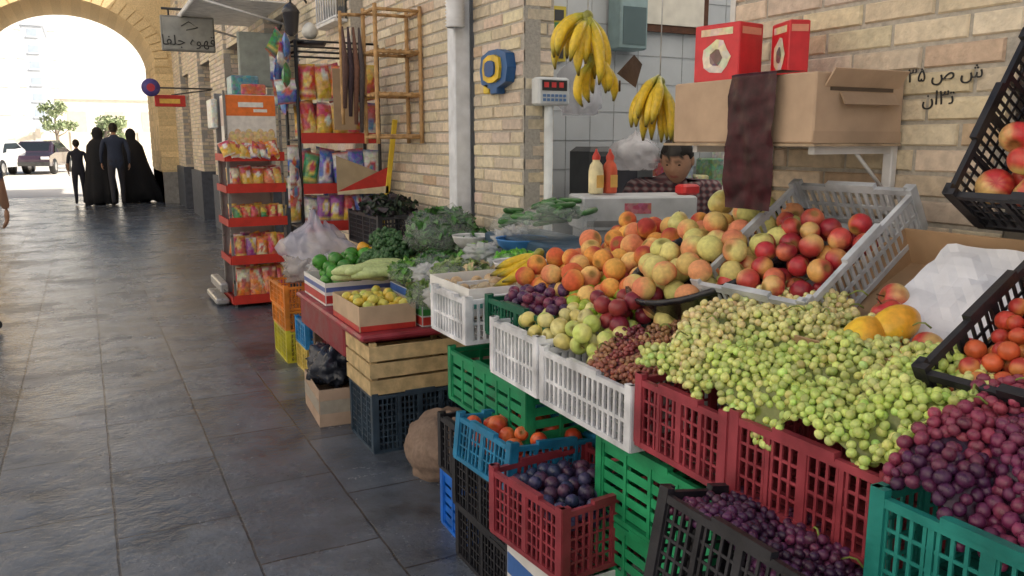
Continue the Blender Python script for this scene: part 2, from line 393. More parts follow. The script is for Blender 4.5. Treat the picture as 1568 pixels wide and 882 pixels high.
# ------------------------------------------------------------------ floor
def slab_mat():
    m=bpy.data.materials.new("slate_slabs"); m.use_nodes=True; N=m.node_tree.nodes; Lk=m.node_tree.links; b=N["Principled BSDF"]
    tc=N.new("ShaderNodeTexCoord"); sp=N.new("ShaderNodeSeparateXYZ"); cb=N.new("ShaderNodeCombineXYZ")
    nw=N.new("ShaderNodeTexNoise"); nw.inputs["Scale"].default_value=6; Lk.new(tc.outputs["Object"],nw.inputs["Vector"])
    va=N.new("ShaderNodeVectorMath"); va.operation='SCALE'; va.inputs["Scale"].default_value=.012; Lk.new(nw.outputs["Color"],va.inputs[0])
    vb=N.new("ShaderNodeVectorMath"); vb.operation='ADD'; Lk.new(tc.outputs["Object"],vb.inputs[0]); Lk.new(va.outputs[0],vb.inputs[1])
    Lk.new(vb.outputs[0],sp.inputs[0]); Lk.new(sp.outputs[1],cb.inputs[0]); Lk.new(sp.outputs[0],cb.inputs[1])
    br=N.new("ShaderNodeTexBrick"); Lk.new(cb.outputs[0],br.inputs["Vector"]); br.inputs["Scale"].default_value=1
    br.inputs["Brick Width"].default_value=.66; br.inputs["Row Height"].default_value=.42; br.inputs["Mortar Size"].default_value=.005; br.inputs["Mortar Smooth"].default_value=.4
    br.inputs["Color1"].default_value=(.068,.080,.103,1); br.inputs["Color2"].default_value=(.12,.138,.168,1); br.inputs["Mortar"].default_value=(.03,.03,.035,1); br.offset=.37
    n1=N.new("ShaderNodeTexNoise"); n1.inputs["Scale"].default_value=3.5; n1.inputs["Detail"].default_value=9; n1.inputs["Roughness"].default_value=.65; Lk.new(tc.outputs["Object"],n1.inputs["Vector"])
    mr=N.new("ShaderNodeMapRange"); mr.inputs["From Min"].default_value=.3;mr.inputs["From Max"].default_value=.7; mr.inputs["To Min"].default_value=.55;mr.inputs["To Max"].default_value=1.5; Lk.new(n1.outputs["Fac"],mr.inputs["Value"])
    vs=N.new("ShaderNodeVectorMath"); vs.operation='SCALE'; Lk.new(br.outputs["Color"],vs.inputs[0]); Lk.new(mr.outputs[0],vs.inputs["Scale"])
    ns=N.new("ShaderNodeTexNoise"); ns.inputs["Scale"].default_value=2.6; ns.inputs["Detail"].default_value=3; Lk.new(vb.outputs[0],ns.inputs["Vector"])
    ms=N.new("ShaderNodeMapRange"); ms.inputs["From Min"].default_value=.58;ms.inputs["From Max"].default_value=.68; ms.inputs["To Min"].default_value=1;ms.inputs["To Max"].default_value=.5; Lk.new(ns.outputs["Fac"],ms.inputs["Value"])
    v3=N.new("ShaderNodeVectorMath"); v3.operation='SCALE'; Lk.new(vs.outputs[0],v3.inputs[0]); Lk.new(ms.outputs[0],v3.inputs["Scale"]); Lk.new(v3.outputs[0],b.inputs["Base Color"])
    n2=N.new("ShaderNodeTexNoise"); n2.inputs["Scale"].default_value=1.7; n2.inputs["Detail"].default_value=7; n2.inputs["Roughness"].default_value=.7; Lk.new(tc.outputs["Object"],n2.inputs["Vector"])
    m2=N.new("ShaderNodeMapRange"); m2.inputs["From Min"].default_value=.35;m2.inputs["From Max"].default_value=.65; m2.inputs["To Min"].default_value=.07;m2.inputs["To Max"].default_value=.38; Lk.new(n2.outputs["Fac"],m2.inputs["Value"]); Lk.new(m2.outputs[0],b.inputs["Roughness"])
    n3=N.new("ShaderNodeTexNoise"); n3.inputs["Scale"].default_value=38; n3.inputs["Detail"].default_value=6; Lk.new(tc.outputs["Object"],n3.inputs["Vector"])
    b1=N.new("ShaderNodeBump"); b1.inputs["Strength"].default_value=.34; b1.inputs["Distance"].default_value=.006; Lk.new(n3.outputs["Fac"],b1.inputs["Height"])
    b2=N.new("ShaderNodeBump"); b2.invert=True; b2.inputs["Strength"].default_value=.8; b2.inputs["Distance"].default_value=.006; Lk.new(br.outputs["Fac"],b2.inputs["Height"]); Lk.new(b1.outputs[0],b2.inputs["Normal"])
    b3=N.new("ShaderNodeBump"); b3.inputs["Strength"].default_value=.5; b3.inputs["Distance"].default_value=.03; Lk.new(n1.outputs["Fac"],b3.inputs["Height"]); Lk.new(b2.outputs[0],b3.inputs["Normal"])
    Lk.new(b3.outputs[0],b.inputs["Normal"]); b.inputs["Specular IOR Level"].default_value=.7; MATS['slate']=m
slab_mat()
mat('ground',.9,.08,.6,.2,20)
mb=MB(); mb.add([(-300,-60,-.01),(300,-60,-.01),(300,600,-.01),(-300,600,-.01)],[(0,1,2,3)],'ground',(.80,.76,.70)); mb.build("ground")
mb=MB(); mb.add([(-3.9,-6,0),(2.3,-6,0),(2.3,23.5,0),(-3.9,23.5,0)],[(0,1,2,3)],'slate',(.1,.1,.1)); mb.build("stone_pavement")
# ------------------------------------------------------------------ brick building
rb=np.random.default_rng(7)
def bricks(mb,ax,pl,a0,a1,z0,z1,inside=1):
    ch=.066; j=.011; bl=.222; k=0; z=z0
    base=np.array([.69,.59,.45])
    while z<z1-.02:
        zt=min(z+ch-j,z1); s=a0-(bl/2 if k%2 else 0)+ (k*0.037%.05)
        while s<a1-.02:
            e=min(s+bl-j,a1); st=max(s,a0)
            if e-st>.02:
                c=base*(1+rb.normal()*.08)*np.array([1,1+rb.normal()*.025,1+rb.normal()*.05])
                if rb.random()<.05: c=c*np.array([.85,.76,.68])
                f=rb.normal()*.0012; i=.004; q=.006; q2=.014
                zz=z+rb.normal()*.0008
                P=[(st,zz,q2),(e,zz,q2),(e,zt,q2),(st,zt,q2),(st,zz,q),(e,zz,q),(e,zt,q),(st,zt,q),(st+i,zz+i,f),(e-i,zz+i,f),(e-i,zt-i,f),(st+i,zt-i,f)]
                V=[(pl+d,a,h) if ax=='X' else (a,pl+d,h) for a,h,d in P]
                F=[(8,9,10,11),(4,5,9,8),(5,6,10,9),(6,7,11,10),(7,4,8,11),(0,1,5,4),(1,2,6,5),(2,3,7,6),(3,0,4,7)]
                if ax=='X': F=[f_[::-1] for f_ in F]
                mb.add(V,F,'brick',c)
            s+=bl
        z+=ch; k+=1
    if ax=='X': mb.box((pl+.008,a0,z0),(pl+.10,a1,z1),'mortar',(.44,.41,.36))
    else: mb.box((a0,pl+.008,z0),(a1,pl+.10,z1),'mortar',(.44,.41,.36))
bld=empty("brick_shop_building")
mb=MB(); XW=1.95
bricks(mb,'X',2.06,-2.0,1.20,0,2.7)
bricks(mb,'X',XW,1.20,2.18,0,2.75)
bricks(mb,'X',XW,3.65,4.23,0,2.75)
bricks(mb,'Y',3.65,XW+.015,2.13,0,2.75)
bricks(mb,'X',XW,4.45,6.2,0,3.0)
bricks(mb,'X',XW-.10,6.2,6.9,0,3.0); bricks(mb,'Y',6.2,XW-.095,XW+.01,0,3.0)
bricks(mb,'X',XW,6.9,8.3,0,3.3)
for a,b in ((9.7,11.2),(12.7,14.2),(15.7,17.2),(18.6,20.0)):
    bricks(mb,'X',XW-.05,a,b,.85,4.2); bricks(mb,'Y',a,XW-.045,XW+.4,.85,4.2)
for a,b in ((8.3,9.7),(11.2,12.7),(14.2,15.7),(17.2,18.6)):
    bricks(mb,'X',XW,a,b,2.7,4.2)
bricks(mb,'X',XW,2.18,3.65,2.35,2.9)
mb.build("front_wall",bld)
mb=MB()
BU=(.56,.46,.35)
mb.box((2.062,4.23,0),(2.2,4.45,5.2),'mortar',(.4,.36,.3))
mb.box((2.0,-2,2.75),(2.3,4.5,5.2),'brick',BU); mb.box((1.97,4.45,3.0),(2.3,6.9,5.2),'brick',BU); mb.box((1.97,6.9,3.3),(2.3,8.3,5.2),'brick',BU); mb.box((1.955,8.3,4.2),(2.4,20,5.2),'brick',BU)
mb.box((1.9,-2,5.2),(2.5,20,5.35),'stone',(.3,.28,.25))
mb.box((2.5,5.1,4.9),(6.2,20,5.0),'stone',(.3,.28,.25)); mb.box((6.2,5.1,0),(6.4,20,5.0),'brick',BU); mb.box((2.4,5.1,0),(6.2,5.3,4.9),'brick',BU)
mb.box((5.0,-2,0),(5.2,5.1,3.1),'brick',BU); mb.box((2.16,-2.0,0),(5.0,-1.9,3.1),'brick',BU)
mb.box((2.05,6.0,0),(2.4,8.3,3.0),'mortar',BU)
mb.build("upper_walls",bld)
mb=MB()
for a,b in ((9.7,11.2),(12.7,14.2),(15.7,17.2),(18.6,20.0)):
    mb.box((XW-.10,a-.02,0),(XW+.42,b+.02,.85),'stone',(.085,.095,.115))
mb.build("stone_plinths",bld)
mb=MB()
for a,b,c in ((8.3,9.7,(.16,.17,.2)),(11.2,12.7,(.12,.07,.04)),(14.2,15.7,(.10,.06,.04)),(17.2,18.6,(.2,.12,.06))):
    mb.box((XW+.30,a,0),(XW+.36,b,2.7),'wood',c)
    for k in range(4):
        yy=a+.08+k*(b-a)/4; mb.box((XW+.27,yy,.3),(XW+.302,yy+.22,1.2),'wood',np.array(c)*1.3); mb.box((XW+.27,yy,1.35),(XW+.302,yy+.22,2.4),'wood',np.array(c)*1.3)
mb.build("doors",bld)
mb=MB(); TC=(.52,.56,.59)
mb.box((2.13,4.98,0),(5.0,5.08,3.1),'plaster',TC); mb.box((4.9,2.0,0),(5.0,4.98,3.1),'plaster',TC)
mb.box((2.06,1.95,0),(4.9,2.05,3.1),'plaster',TC); mb.box((2.1,4.35,0),(2.13,4.98,3.1),'plaster',TC)
mb.box((2.13,2.05,.0),(4.9,4.98,.02),'stone',(.5,.5,.5))
for i in range(14):
    x=2.2+i*.2; mb.box((x,4.976,0),(x+.004,4.9805,3.1),'mortar',(.36,.38,.40))
for i in range(14):
    z=.2+i*.2; mb.box((2.13,4.9755,z),(4.9,4.981,z+.004),'mortar',(.36,.38,.40))
mb.box((XW,2.16,0),(XW+.13,2.185,2.35),'metalm',(.5,.5,.5)); 
mb.add([(2.31,1.95,3.12),(5.05,1.95,3.12),(5.05,5.08,3.12),(2.31,5.08,3.12)],[(0,1,2,3)],'frost',(.9,.9,.9))  # unseen translucent ceiling, added to brighten the interior
mb.build("shop_interior",bld)
# ------------------------------------------------------------------ arch at end of passage
mb=MB(); cx,hw,sz,rise=-.17,1.72,3.0,1.32; Y0,Y1=20.0,22.8; K=28; GC=(.74,.56,.30)
pts=[(cx+hw*math.cos(math.pi*i/K),sz+rise*math.sin(math.pi*i/K)) for i in range(K+1)]
for i in range(K):
    (xa,za),(xb,zb)=pts[i],pts[i+1]
    mb.add([(xa,Y0,za),(xb,Y0,zb),(xb,Y0,5.6),(xa,Y0,5.6)],[(0,1,2,3)],'brick',GC)
    mb.add([(xa,Y1,za),(xb,Y1,zb),(xb,Y1,5.6),(xa,Y1,5.6)],[(3,2,1,0)],'brick',GC)
    mb.add([(xa,Y0,za),(xb,Y0,zb),(xb,Y1,zb),(xa,Y1,za)],[(0,1,2,3)],'brick',np.array(GC)*(1.0 if i%2 else .9))
    t0,t1=math.pi*(i+.06)/K,math.pi*(i+.94)/K
    q=[(cx+(hw+.0)*math.cos(t0),sz+rise*math.sin(t0)),(cx+hw*math.cos(t1),sz+rise*math.sin(t1)),(cx+(hw+.28)*math.cos(t1),sz+(rise+.28)*math.sin(t1)),(cx+(hw+.28)*math.cos(t0),sz+(rise+.28)*math.sin(t0))]
    mb.add([(x,Y0-.03,z) for x,z in q]+[(x,Y0+.01,z) for x,z in q],[(0,1,2,3),(0,4,5,1),(1,5,6,2),(2,6,7,3),(3,7,4,0)],'brick',np.array(GC)*1.05)
for xa,xb in ((-8,cx-hw),(cx+hw,2.3)):
    mb.box((xa,Y0,0),(xb,Y1,sz),'brick',GC); mb.box((xa,Y0+.001,sz),(xb,Y1-.001,5.6),'brick',GC)
    mb.box((xa if xa>0 else xa,Y0-.04,0),(xb+(.04 if xa<0 else 0),Y1+.04,.7),'stone',(.3,.28,.25))
mb.box((-8,Y0-.05,5.6),(5.2,Y1+.05,5.8),'stone',(.35,.32,.28))
for z in np.arange(.75,5.5,.14):
    mb.box((cx+hw-.012 if z<sz else cx+hw+.3,Y0-.012,z),(2.0,Y0-.001,z+.125),'brick',np.array(GC)*(1+rb.normal()*.1))
    if z<sz:
        for k in range(10): mb.box((cx+hw-.014,Y0+.01+k*.28,z),(cx+hw-.0005,Y0+.27+k*.28,z+.125),'brick',np.array(GC)*(1+rb.normal()*.1))
mb.build("brick_archway")
mb=MB(); PL=(.82,.81,.79)
mb.box((-4.6,-7,0),(-3.9,19.9,8.0),'plaster',PL)  # pale facade out of view, added to bounce sunlight onto the stall
mb.box((-3.9,-7,0),(-3.84,19.9,.6),'stone',(.35,.32,.3)); mb.box((-3.9,-7,7.8),(-3.7,19.9,8.0),'plaster',PL); mb.box((-3.9,-7,3.4),(-3.8,19.9,3.55),'plaster',PL)
for k in range(8):
    y=-6+k*3.3
    for z in (1.1,4.2): mb.box((-3.92,y,z),(-3.885,y+.9,z+1.5),'wood',(.25,.2,.15)); mb.box((-3.9,y-.08,z-.1),(-3.8,y+.98,z-.001),'plaster',PL)
mb.build("bounce_facade")
# ------------------------------------------------------------------ distant things
def building(name,x0,x1,y0,y1,h,col,wx,wz,wc=(.35,.38,.42)):
    mb=MB(); mb.box((x0,y0,0),(x1,y1,h),'plaster',col)
    nx=max(1,int((x1-x0)/wx)); nz=max(1,int(h/wz))
    for i in range(nx):
        for j in range(nz):
            a=x0+(i+.25)*(x1-x0)/nx; b=x0+(i+.75)*(x1-x0)/nx; z=(j+.35)*h/nz; z2=(j+.8)*h/nz
            mb.box((a,y0-.03,z),(b,y0+.02,z2),'plaster',wc); mb.box((a-.1,y0-.15,z-.15),(b+.1,y0-.02,z),'plaster',col)
    mb.box((x0-.2,y0-.2,h),(x1+.2,y1,h+.4),'plaster',np.array(col)*.95); mb.build(name)
WB=(.88,.88,.88)
building("apartment_tower",-4.6,-2.8,100,112,13,(.60,.65,.72),.9,1.6,(.42,.50,.60))
building("sky_filler_block",-40,-1.25,120,135,24,WB,2.6,3.4,(.74,.76,.78)); building("sky_filler_block_right",-1.2,30,125,140,21,WB,2.6,3.4,(.76,.77,.78))  # white blocks added behind the arch to fill in for overexposed sky
building("low_shop_building",-1.5,14,72,80,4.5,(.86,.82,.74),2.5,3.2,(.6,.55,.5))
mb=MB(); mb.box((-12,58,0),(10,58.3,1.9),'plaster',(.84,.78,.66))
for i in range(12): mb.box((-12+i*1.9,57.9,0),(-11.7+i*1.9,58,2.1),'plaster',(.8,.74,.64))
mb.build("boundary_wall")
def tree(name,x,y,h,cr,seed):
    rng=np.random.default_rng(seed); mb=MB()
    LC=[(.30,.36,.20),(.24,.31,.16),(.40,.46,.27)]
    mb.tube([(x,y,0),(x+.05,y,h*.3),(x-.03,y,h*.55),(x,y,h*.8)],[.12,.10,.07,.03],'wood',(.25,.21,.17),8)
    for k in range(9):
        a=rng.random()*6.28; z0=h*(.35+.4*rng.random()); L=cr*(.6+.5*rng.random())
        e=np.array([x+math.cos(a)*L,y+math.sin(a)*L,z0+L*.7])
        mb.tube([(x,y,z0),((x+e[0])/2,(y+e[1])/2,z0+L*.25),e],[.05,.03,.012],'wood',(.25,.21,.17),5)
        leaves(mb,e,(cr*.42,cr*.42,cr*.36),80,.2,LC,rng)
    leaves(mb,(x,y,h*.85),(cr*.6,cr*.6,cr*.5),130,.2,LC,rng)
    mb.build(name)
tree("street_tree",-1.3,56,3.9,.85,1); tree("street_tree",1.1,47,2.7,.8,2); tree("street_tree",-7.5,60,6,1.8,3)
def car(name,x,y,rz,col,L=4.3,W=1.7):
    mb=MB(); mb.M=T(x,y,0)@Rz(rz)
    prof=[(-2.15,.35),(-2.15,.62),(-2.0,.78),(-1.15,.92),(-.55,1.36),(.75,1.40),(1.45,1.02),(2.0,.98),(2.15,.75),(2.15,.35)]
    n=len(prof); V=[];F=[]
    for sx,inn in ((-1,.0),(-.82,1),(.82,1),(1,.0)):
        for (py,pz) in prof:
            zz=pz if inn else (min(pz,.9) if pz>.9 else pz); V.append((sx*W/2*(1 if pz<.95 or inn==0 else .86),py,zz))
    for k in range(3):
        for i in range(n-1): F.append((k*n+i,k*n+i+1,(k+1)*n+i+1,(k+1)*n+i))
    F.append(tuple(range(n))[::-1]); F.append(tuple(range(3*n,4*n))); 
    F.append((0,n,2*n,3*n,4*n-1,3*n-1,2*n-1,n-1))
    mb.add(V,F,'carpaint',col)
    g=(.02,.025,.03)
    mb.add([(-.58,-1.09,.965),(.58,-1.09,.965),(.55,-.62,1.32),(-.55,-.62,1.32)],[(0,1,2,3)],'glassy',g)
    mb.add([(-.55,.83,1.37),(.55,.83,1.37),(.6,1.40,1.06),(-.6,1.40,1.06)],[(3,2,1,0)],'glassy',g)
    for s in (-1,1):
        mb.add([(s*.80,-1.0,.93),(s*.80,1.3,.93),(s*.70,.7,1.30),(s*.70,-.5,1.28)],[(0,1,2,3)],'glassy',g)
        for yy in (-1.35,1.35):
            mb.lathe([(0,-.1),(.31,-.1),(.33,-.06),(.33,.06),(.31,.1),(0,.1)],'plastic',(.02,.02,.02),18,T(s*.78,yy,.33)@Ry(90)); mb.lathe([(0,0),(.18,0),(.2,-.02)],'metalm',(.5,.5,.5),14,T(s*.885,yy,.33)@Ry(90*s))
        mb.bbox((s*.68-.16,-2.17,.62),(s*.68+.16,-2.12,.74),'glassy',(.7,.7,.7)); mb.bbox((s*.68-.16,2.12,.70),(s*.68+.16,2.17,.86),'glassy',(.4,.02,.02))
    mb.bbox((-.85,-2.2,.36),(.85,-2.1,.52),'plastic',(.05,.05,.05),bv=.02); mb.bbox((-.85,2.1,.36),(.85,2.2,.52),'plastic',(.05,.05,.05),bv=.02)
    mb.bbox((-.25,2.17,.6),(.25,2.19,.72),'paint',(.7,.7,.65),bv=.005)
    mb.build(name)
car("parked_car",-1.65,41.5,-12,(.05,.03,.045)); car("parked_car",-3.3,39.5,-16,(.72,.74,.76))
# ------------------------------------------------------------------ people
def skinfig(mb,J,E,matcol,sub=2,root=0):
    names=list(J); me=bpy.data.meshes.new("tmp"); me.from_pydata([J[n][0] for n in names],[(names.index(a),names.index(b)) for a,b,_ in E],[])
    ob=bpy.data.objects.new("tmp",me); bpy.context.collection.objects.link(ob)
    sk_=ob.modifiers.new("s","SKIN"); sk_.use_smooth_shade=True
    for i,n in enumerate(names):
        r=J[n][1]; me.skin_vertices[0].data[i].radius=(r,r) if np.isscalar(r) else r
        me.skin_vertices[0].data[i].use_root=(i==root)
    ss=ob.modifiers.new("ss","SUBSURF"); ss.levels=sub; ss.render_levels=sub
    dg=bpy.context.evaluated_depsgraph_get(); dg.update(); ev=ob.evaluated_get(dg); m2=bpy.data.meshes.new_from_object(ev)
    V=np.array([v.co[:] for v in m2.vertices]); F=[tuple(p.vertices) for p in m2.polygons]
    bpy.data.objects.remove(ob); 
    if len(V)==0: return
    best=np.full(len(V),9.); lab=np.zeros(len(V),int)
    for k,(a,b,c) in enumerate(E):
        A=np.array(J[a][0]);B=np.array(J[b][0]);ra=np.max(J[a][1]);rb_=np.max(J[b][1]);d=B-A;t=np.clip((V-A)@d/(d@d+1e-9),0,1)
        dist=np.linalg.norm(V-A-t[:,None]*d,axis=1)-(ra+(rb_-ra)*t); m=dist<best; best[m]=dist[m]; lab[m]=k
    C=np.array([matcol[E[l][2]][1] for l in lab]); fl=[E[max(set([lab[i] for i in f]),key=[lab[i] for i in f].count)][2] for f in F]
    for key in sorted(set(fl)):
        ff=[f for f,q in zip(F,fl) if q==key]; mb.add(V,ff,matcol[key][0],C,True)
def head(mb,M,hair,skin):
    U,F=uvs(28,22); V=[];C=[]
    for x,y,z in U:
        w_=.076*(1-.16*max(0,-z)); X=x*w_; Y=y*.095; Z=z*.118
        if y<0:
            Y-= .018*math.exp(-((x/.16)**2+((z+.08)/.20)**2)); Y+=.010*math.exp(-(((abs(x)-.38)/.16)**2+((z-.12)/.12)**2)); Y-=.006*math.exp(-((x/.3)**2+((z+.78)/.2)**2))
            Y-=.004*math.exp(-((x/.22)**2+((z+.42)/.08)**2))
        c=skin
        if z>.44+.06*math.sin(x*9) or (y>-.15 and z>-.35) or (y>.3 and z>-.6): c=hair; X*=1.07;Y*=1.06;Z*=1.05
        elif y<0 and abs(x)<.24 and -.46<z<-.36: c=(.35,.10,.08)
        elif y<0 and .2<abs(x)<.55 and .26<z<.31: c=tuple(.4*q for q in skin)
        V.append((X,Y,Z));C.append(c)
    mb.add(V,F,'skin',C,True,M)
    HV,HF=uvs(22,16); H=[]
    for x,y,z in HV:
        k=1+.05*mnoise.noise(Vector((x*4,y*4,z*4)))+.03*mnoise.noise(Vector((x*11,y*11,z*11)))
        low=.34 if y<-.35 else (-.1 if y<.1 else -.55)
        if z<low: k*=.80
        H.append((x*.084*k,y*.100*k+.008,z*.100*k+.024))
    mb.add(H,HF,'cloth',hair,True,M)
    S,FS=TP['sphere']
    for s in (-1,1):
        mb.add(S*np.array([.009,.005,.004]),FS,'glassy',(.03,.02,.015),True,M@T(s*.029,-.079,.014)); mb.add(S*np.array([.010,.018,.028]),FS,'skin',skin,True,M@T(s*.078,.005,.0))
def hand(mb,M,skin,side=1,curl=.5):
    mb.add(TP['sphere'][0]*np.array([.015,.040,.050]),TP['sphere'][1],'skin',skin,True,M@T(0,0,-.045))
    for i,(yy,L) in enumerate(((-.028,.068),(-.010,.078),(.009,.073),(.026,.058))):
        a=curl; p=[(0,yy*.9,-.07)]; ang=0
        for k in range(3): ang+=a*.5; q=p[-1]; l=L*(.45,.32,.23)[k]; p.append((q[0]-side*math.sin(ang)*l,q[1]*1.02,q[2]-math.cos(ang)*l))
        mb.tube(p,[.0095,.009,.008,.0065],'skin',skin,7,M)
    mb.tube([(0,-.03,-.025),(-side*.012,-.052,-.045),(-side*.02,-.058,-.07),(-side*.022,-.054,-.088)],[.013,.011,.009,.007],'skin',skin,7,M)
def person(name,x,y,rz,h,shirt,trousers,hair,skin,stride=.18,shoes=(.02,.02,.02),armsw=.12,wide=1.0,sleeve='short'):
    mb=MB(); s=h/1.72; mb.M=T(x,y,0)@Rz(rz)@Sc(s,s,s); wd=wide
    J={'pel':((0,0,.95),(.15*wd,.11)),'wai':((0,0,1.10),(.14*wd,.10)),'che':((0,.01,1.30),(.165*wd,.115)),'nec':((0,.01,1.46),(.07,.065)),'nk2':((0,-.005,1.54),(.05,.05)),
    'shL':((-.18*wd,.01,1.40),.058),'elL':((-.235*wd,.03+armsw*.3,1.13),.043),'wrL':((-.235*wd,-armsw*.4,.90),.029),
    'shR':((.18*wd,.01,1.40),.058),'elR':((.235*wd,.03-armsw*.2,1.13),.043),'wrR':((.24*wd,-.04-armsw*.6,.91),.029),
    'hiL':((-.09,0,.88),.095),'knL':((-.10,-stride*.6,.50),.062),'anL':((-.10,-stride*.7,.09),.042),'toL':((-.11,-stride*.7-.15,.04),.036),
    'hiR':((.09,0,.88),.095),'knR':((.10,stride*.25,.50),.062),'anR':((.10,stride*1.1,.12),.042),'toR':((.11,stride*1.1-.14,.045),.036)}
    E=[('pel','wai','s'),('wai','che','s'),('che','nec','s'),('nec','nk2','k'),('che','shL','s'),('shL','elL','s'),('elL','wrL','s' if sleeve=='long' else 'k'),('che','shR','s'),('shR','elR','s'),('elR','wrR','s' if sleeve=='long' else 'k'),
    ('pel','hiL','t'),('hiL','knL','t'),('knL','anL','t'),('anL','toL','b'),('pel','hiR','t'),('hiR','knR','t'),('knR','anR','t'),('anR','toR','b')]
    skinfig(mb,J,E,{'s':('cloth',shirt),'t':('cloth',trousers),'k':('skin',skin),'b':('plastic',shoes)})
    head(mb,T(0,-.01,1.63),hair,skin)
    hand(mb,T(*J['wrL'][0]),skin,-1); hand(mb,T(*J['wrR'][0]),skin,1)
    return mb.build(name)
SK=(.44,.25,.16)
person("man_walking",.60,19.6,180,1.74,(.03,.04,.07),(.03,.03,.04),(.02,.015,.01),SK,wide=1.12,sleeve='long')
person("boy_walking",-.13,20.4,180,1.40,(.02,.02,.03),(.02,.02,.03),(.02,.015,.01),SK,stride=.1)
def chador(name,x,y,h,flare,seed):
    mb=MB(); s=h/1.62; mb.M=T(x,y,0)@Sc(s,s,s); prof=[(.27,.03),(.29,.25),(.27,.6),(.25,.9),(.245,1.15),(.225,1.30),(.16,1.40),(.10,1.46),(.105,1.52),(.112,1.58),(.095,1.65),(.05,1.70),(.005,1.715)]
    n=40; V=[];F=[]
    for i,(r,z) in enumerate(prof):
        for j in range(n):
            t=2*math.pi*j/n; k=max(0,1-z/1.35); fold=1+.13*k*math.sin(t*7+seed+z*2)+.05*k*math.sin(t*13+seed*2)
            V.append((r*fold*math.cos(t)*(1.05 if z>1.2 and z<1.42 else 1)+ (abs(flare)*k**1.3*(1 if flare>0 else -1))*(.5+.5*math.cos(t-(0 if flare>0 else math.pi))),r*.72*fold*math.sin(t),z+.05*k*math.sin(t*3)))
    for i in range(len(prof)-1):
        for j in range(n): F.append((i*n+j,i*n+(j+1)%n,(i+1)*n+(j+1)%n,(i+1)*n+j))
    F.append(tuple(range(n-1,-1,-1))); F.append(tuple(range((len(prof)-1)*n,len(prof)*n)))
    mb.add(V,F,'cloth',(.012,.012,.014),True)
    for s_ in (-1,1): mb.add(TP['sphere'][0]*np.array([.045,.12,.04]),TP['sphere'][1],'plastic',(.02,.02,.02),True,T(s_*.08,-.05*s_,.04))
    mb.build(name)
chador("woman_in_chador",.30,20.2,1.60,-.10,1); chador("woman_in_chador",.98,20.7,1.58,.38,4)
person("passerby",-.80,6.9,172,1.74,(.05,.07,.12),(.04,.04,.06),(.02,.015,.01),SK,armsw=.2,stride=.02,wide=1.1)
# shopkeeper
mb=MB(); mb.M=T(2.96,3.72,-0.03)@Rz(-32)@Sc(1.08,1.08,1.06)
J={'pel':((0,.05,.55),(.16,.12)),'wai':((0,.04,.72),(.15,.11)),'che':((0,0,.98),(.20,.14)),'nec':((0,-.03,1.11),(.09,.08)),'nk2':((0,-.07,1.17),(.05,.05)),
'shL':((-.21,-.01,1.09),.07),'elL':((-.29,-.12,.84),.05),'wrL':((-.12,-.32,.86),.03),'shR':((.21,-.01,1.09),.07),'elR':((.30,-.10,.84),.05),'wrR':((.12,-.32,.84),.03)}
E=[('pel','wai','s'),('wai','che','s'),('che','nec','s'),('nec','nk2','k'),('che','shL','s'),('shL','elL','s'),('elL','wrL','k'),('che','shR','s'),('shR','elR','s'),('elR','wrR','k')]
mat('plaid',.9,.05,10)
def plaid():
    m=MATS['plaid']; N=m.node_tree.nodes; Lk=m.node_tree.links; b=N["Principled BSDF"]; tc=N.new("ShaderNodeTexCoord")
    ws=[]
    for d in ('X','Z'):
        w_=N.new("ShaderNodeTexWave"); w_.bands_direction=d; w_.inputs["Scale"].default_value=9; Lk.new(tc.outputs["Object"],w_.inputs["Vector"]); ws.append(w_)
    a=N.new("ShaderNodeMath"); a.operation='ADD'; Lk.new(ws[0].outputs["Fac"],a.inputs[0]); Lk.new(ws[1].outputs["Fac"],a.inputs[1])
    r=N.new("ShaderNodeValToRGB"); r.color_ramp.elements[0].position=.2; r.color_ramp.elements[0].color=(.04,.03,.04,1); r.color_ramp.elements[1].position=.9; r.color_ramp.elements[1].color=(.24,.20,.20,1)
    e=r.color_ramp.elements.new(.5); e.color=(.13,.05,.06,1)
    mm=N.new("ShaderNodeMath"); mm.operation='MULTIPLY'; mm.inputs[1].default_value=.5; Lk.new(a.outputs[0],mm.inputs[0]); Lk.new(mm.outputs[0],r.inputs[0]); Lk.new(r.outputs[0],b.inputs["Base Color"])
plaid()
skinfig(mb,J,E,{'s':('plaid',(.3,.1,.1)),'k':('skin',SK)})
head(mb,T(0,-.12,1.245)@Rz(-20)@Rx(24),(.015,.012,.01),SK)
hand(mb,T(-.12,-.32,.86)@Rx(-70),SK,-1,.8); hand(mb,T(.12,-.32,.84)@Rx(-70),SK,1,.8)
mb.bbox((-.09,-.46,.82),(.09,-.38,.90),'print',(.6,.03,.03))
mb.build("shopkeeper")
# ------------------------------------------------------------------ front row crates + contents
RED=(.28,.04,.055);WHT=(.72,.74,.78);GRN=(.015,.24,.10);DGR=(.008,.11,.06);TEAL=(.015,.22,.19);BLK=(.02,.02,.025);BLU=(.02,.20,.38);ROY=(.01,.14,.6)
crate(T(1.04,.42,.70),.45,.375,.165,TEAL)
crate(T(1.10,.805,.70),.45,.37,.165,RED)
crate(T(1.10,1.185,.69),.45,.315,.165,RED)
crate(T(1.10,1.51,.665),.40,.44,.155,WHT,'slot')
crate(T(1.10,1.965,.67),.40,.31,.17,WHT,'slot')
crate(T(1.10,2.46,.715),.35,.30,.155,WHT,'slot')
crate(T(1.17,2.03,.755),.36,.41,.125,DGR)
crate(T(1.11,2.05,.48),.45,.58,.185,GRN,'panel')
for z in (.0,.215,.43): crate(T(1.15,1.27,z),.4,.45,.21,(.02,.32,.13),'panel')
for z in (0,.225,.45): crate(T(1.16,.80,z),.4,.45,.22,BLK)
crate(T(1.0,1.96,.40)@Rz(4)@Ry(6),.32,.33,.14,BLU)
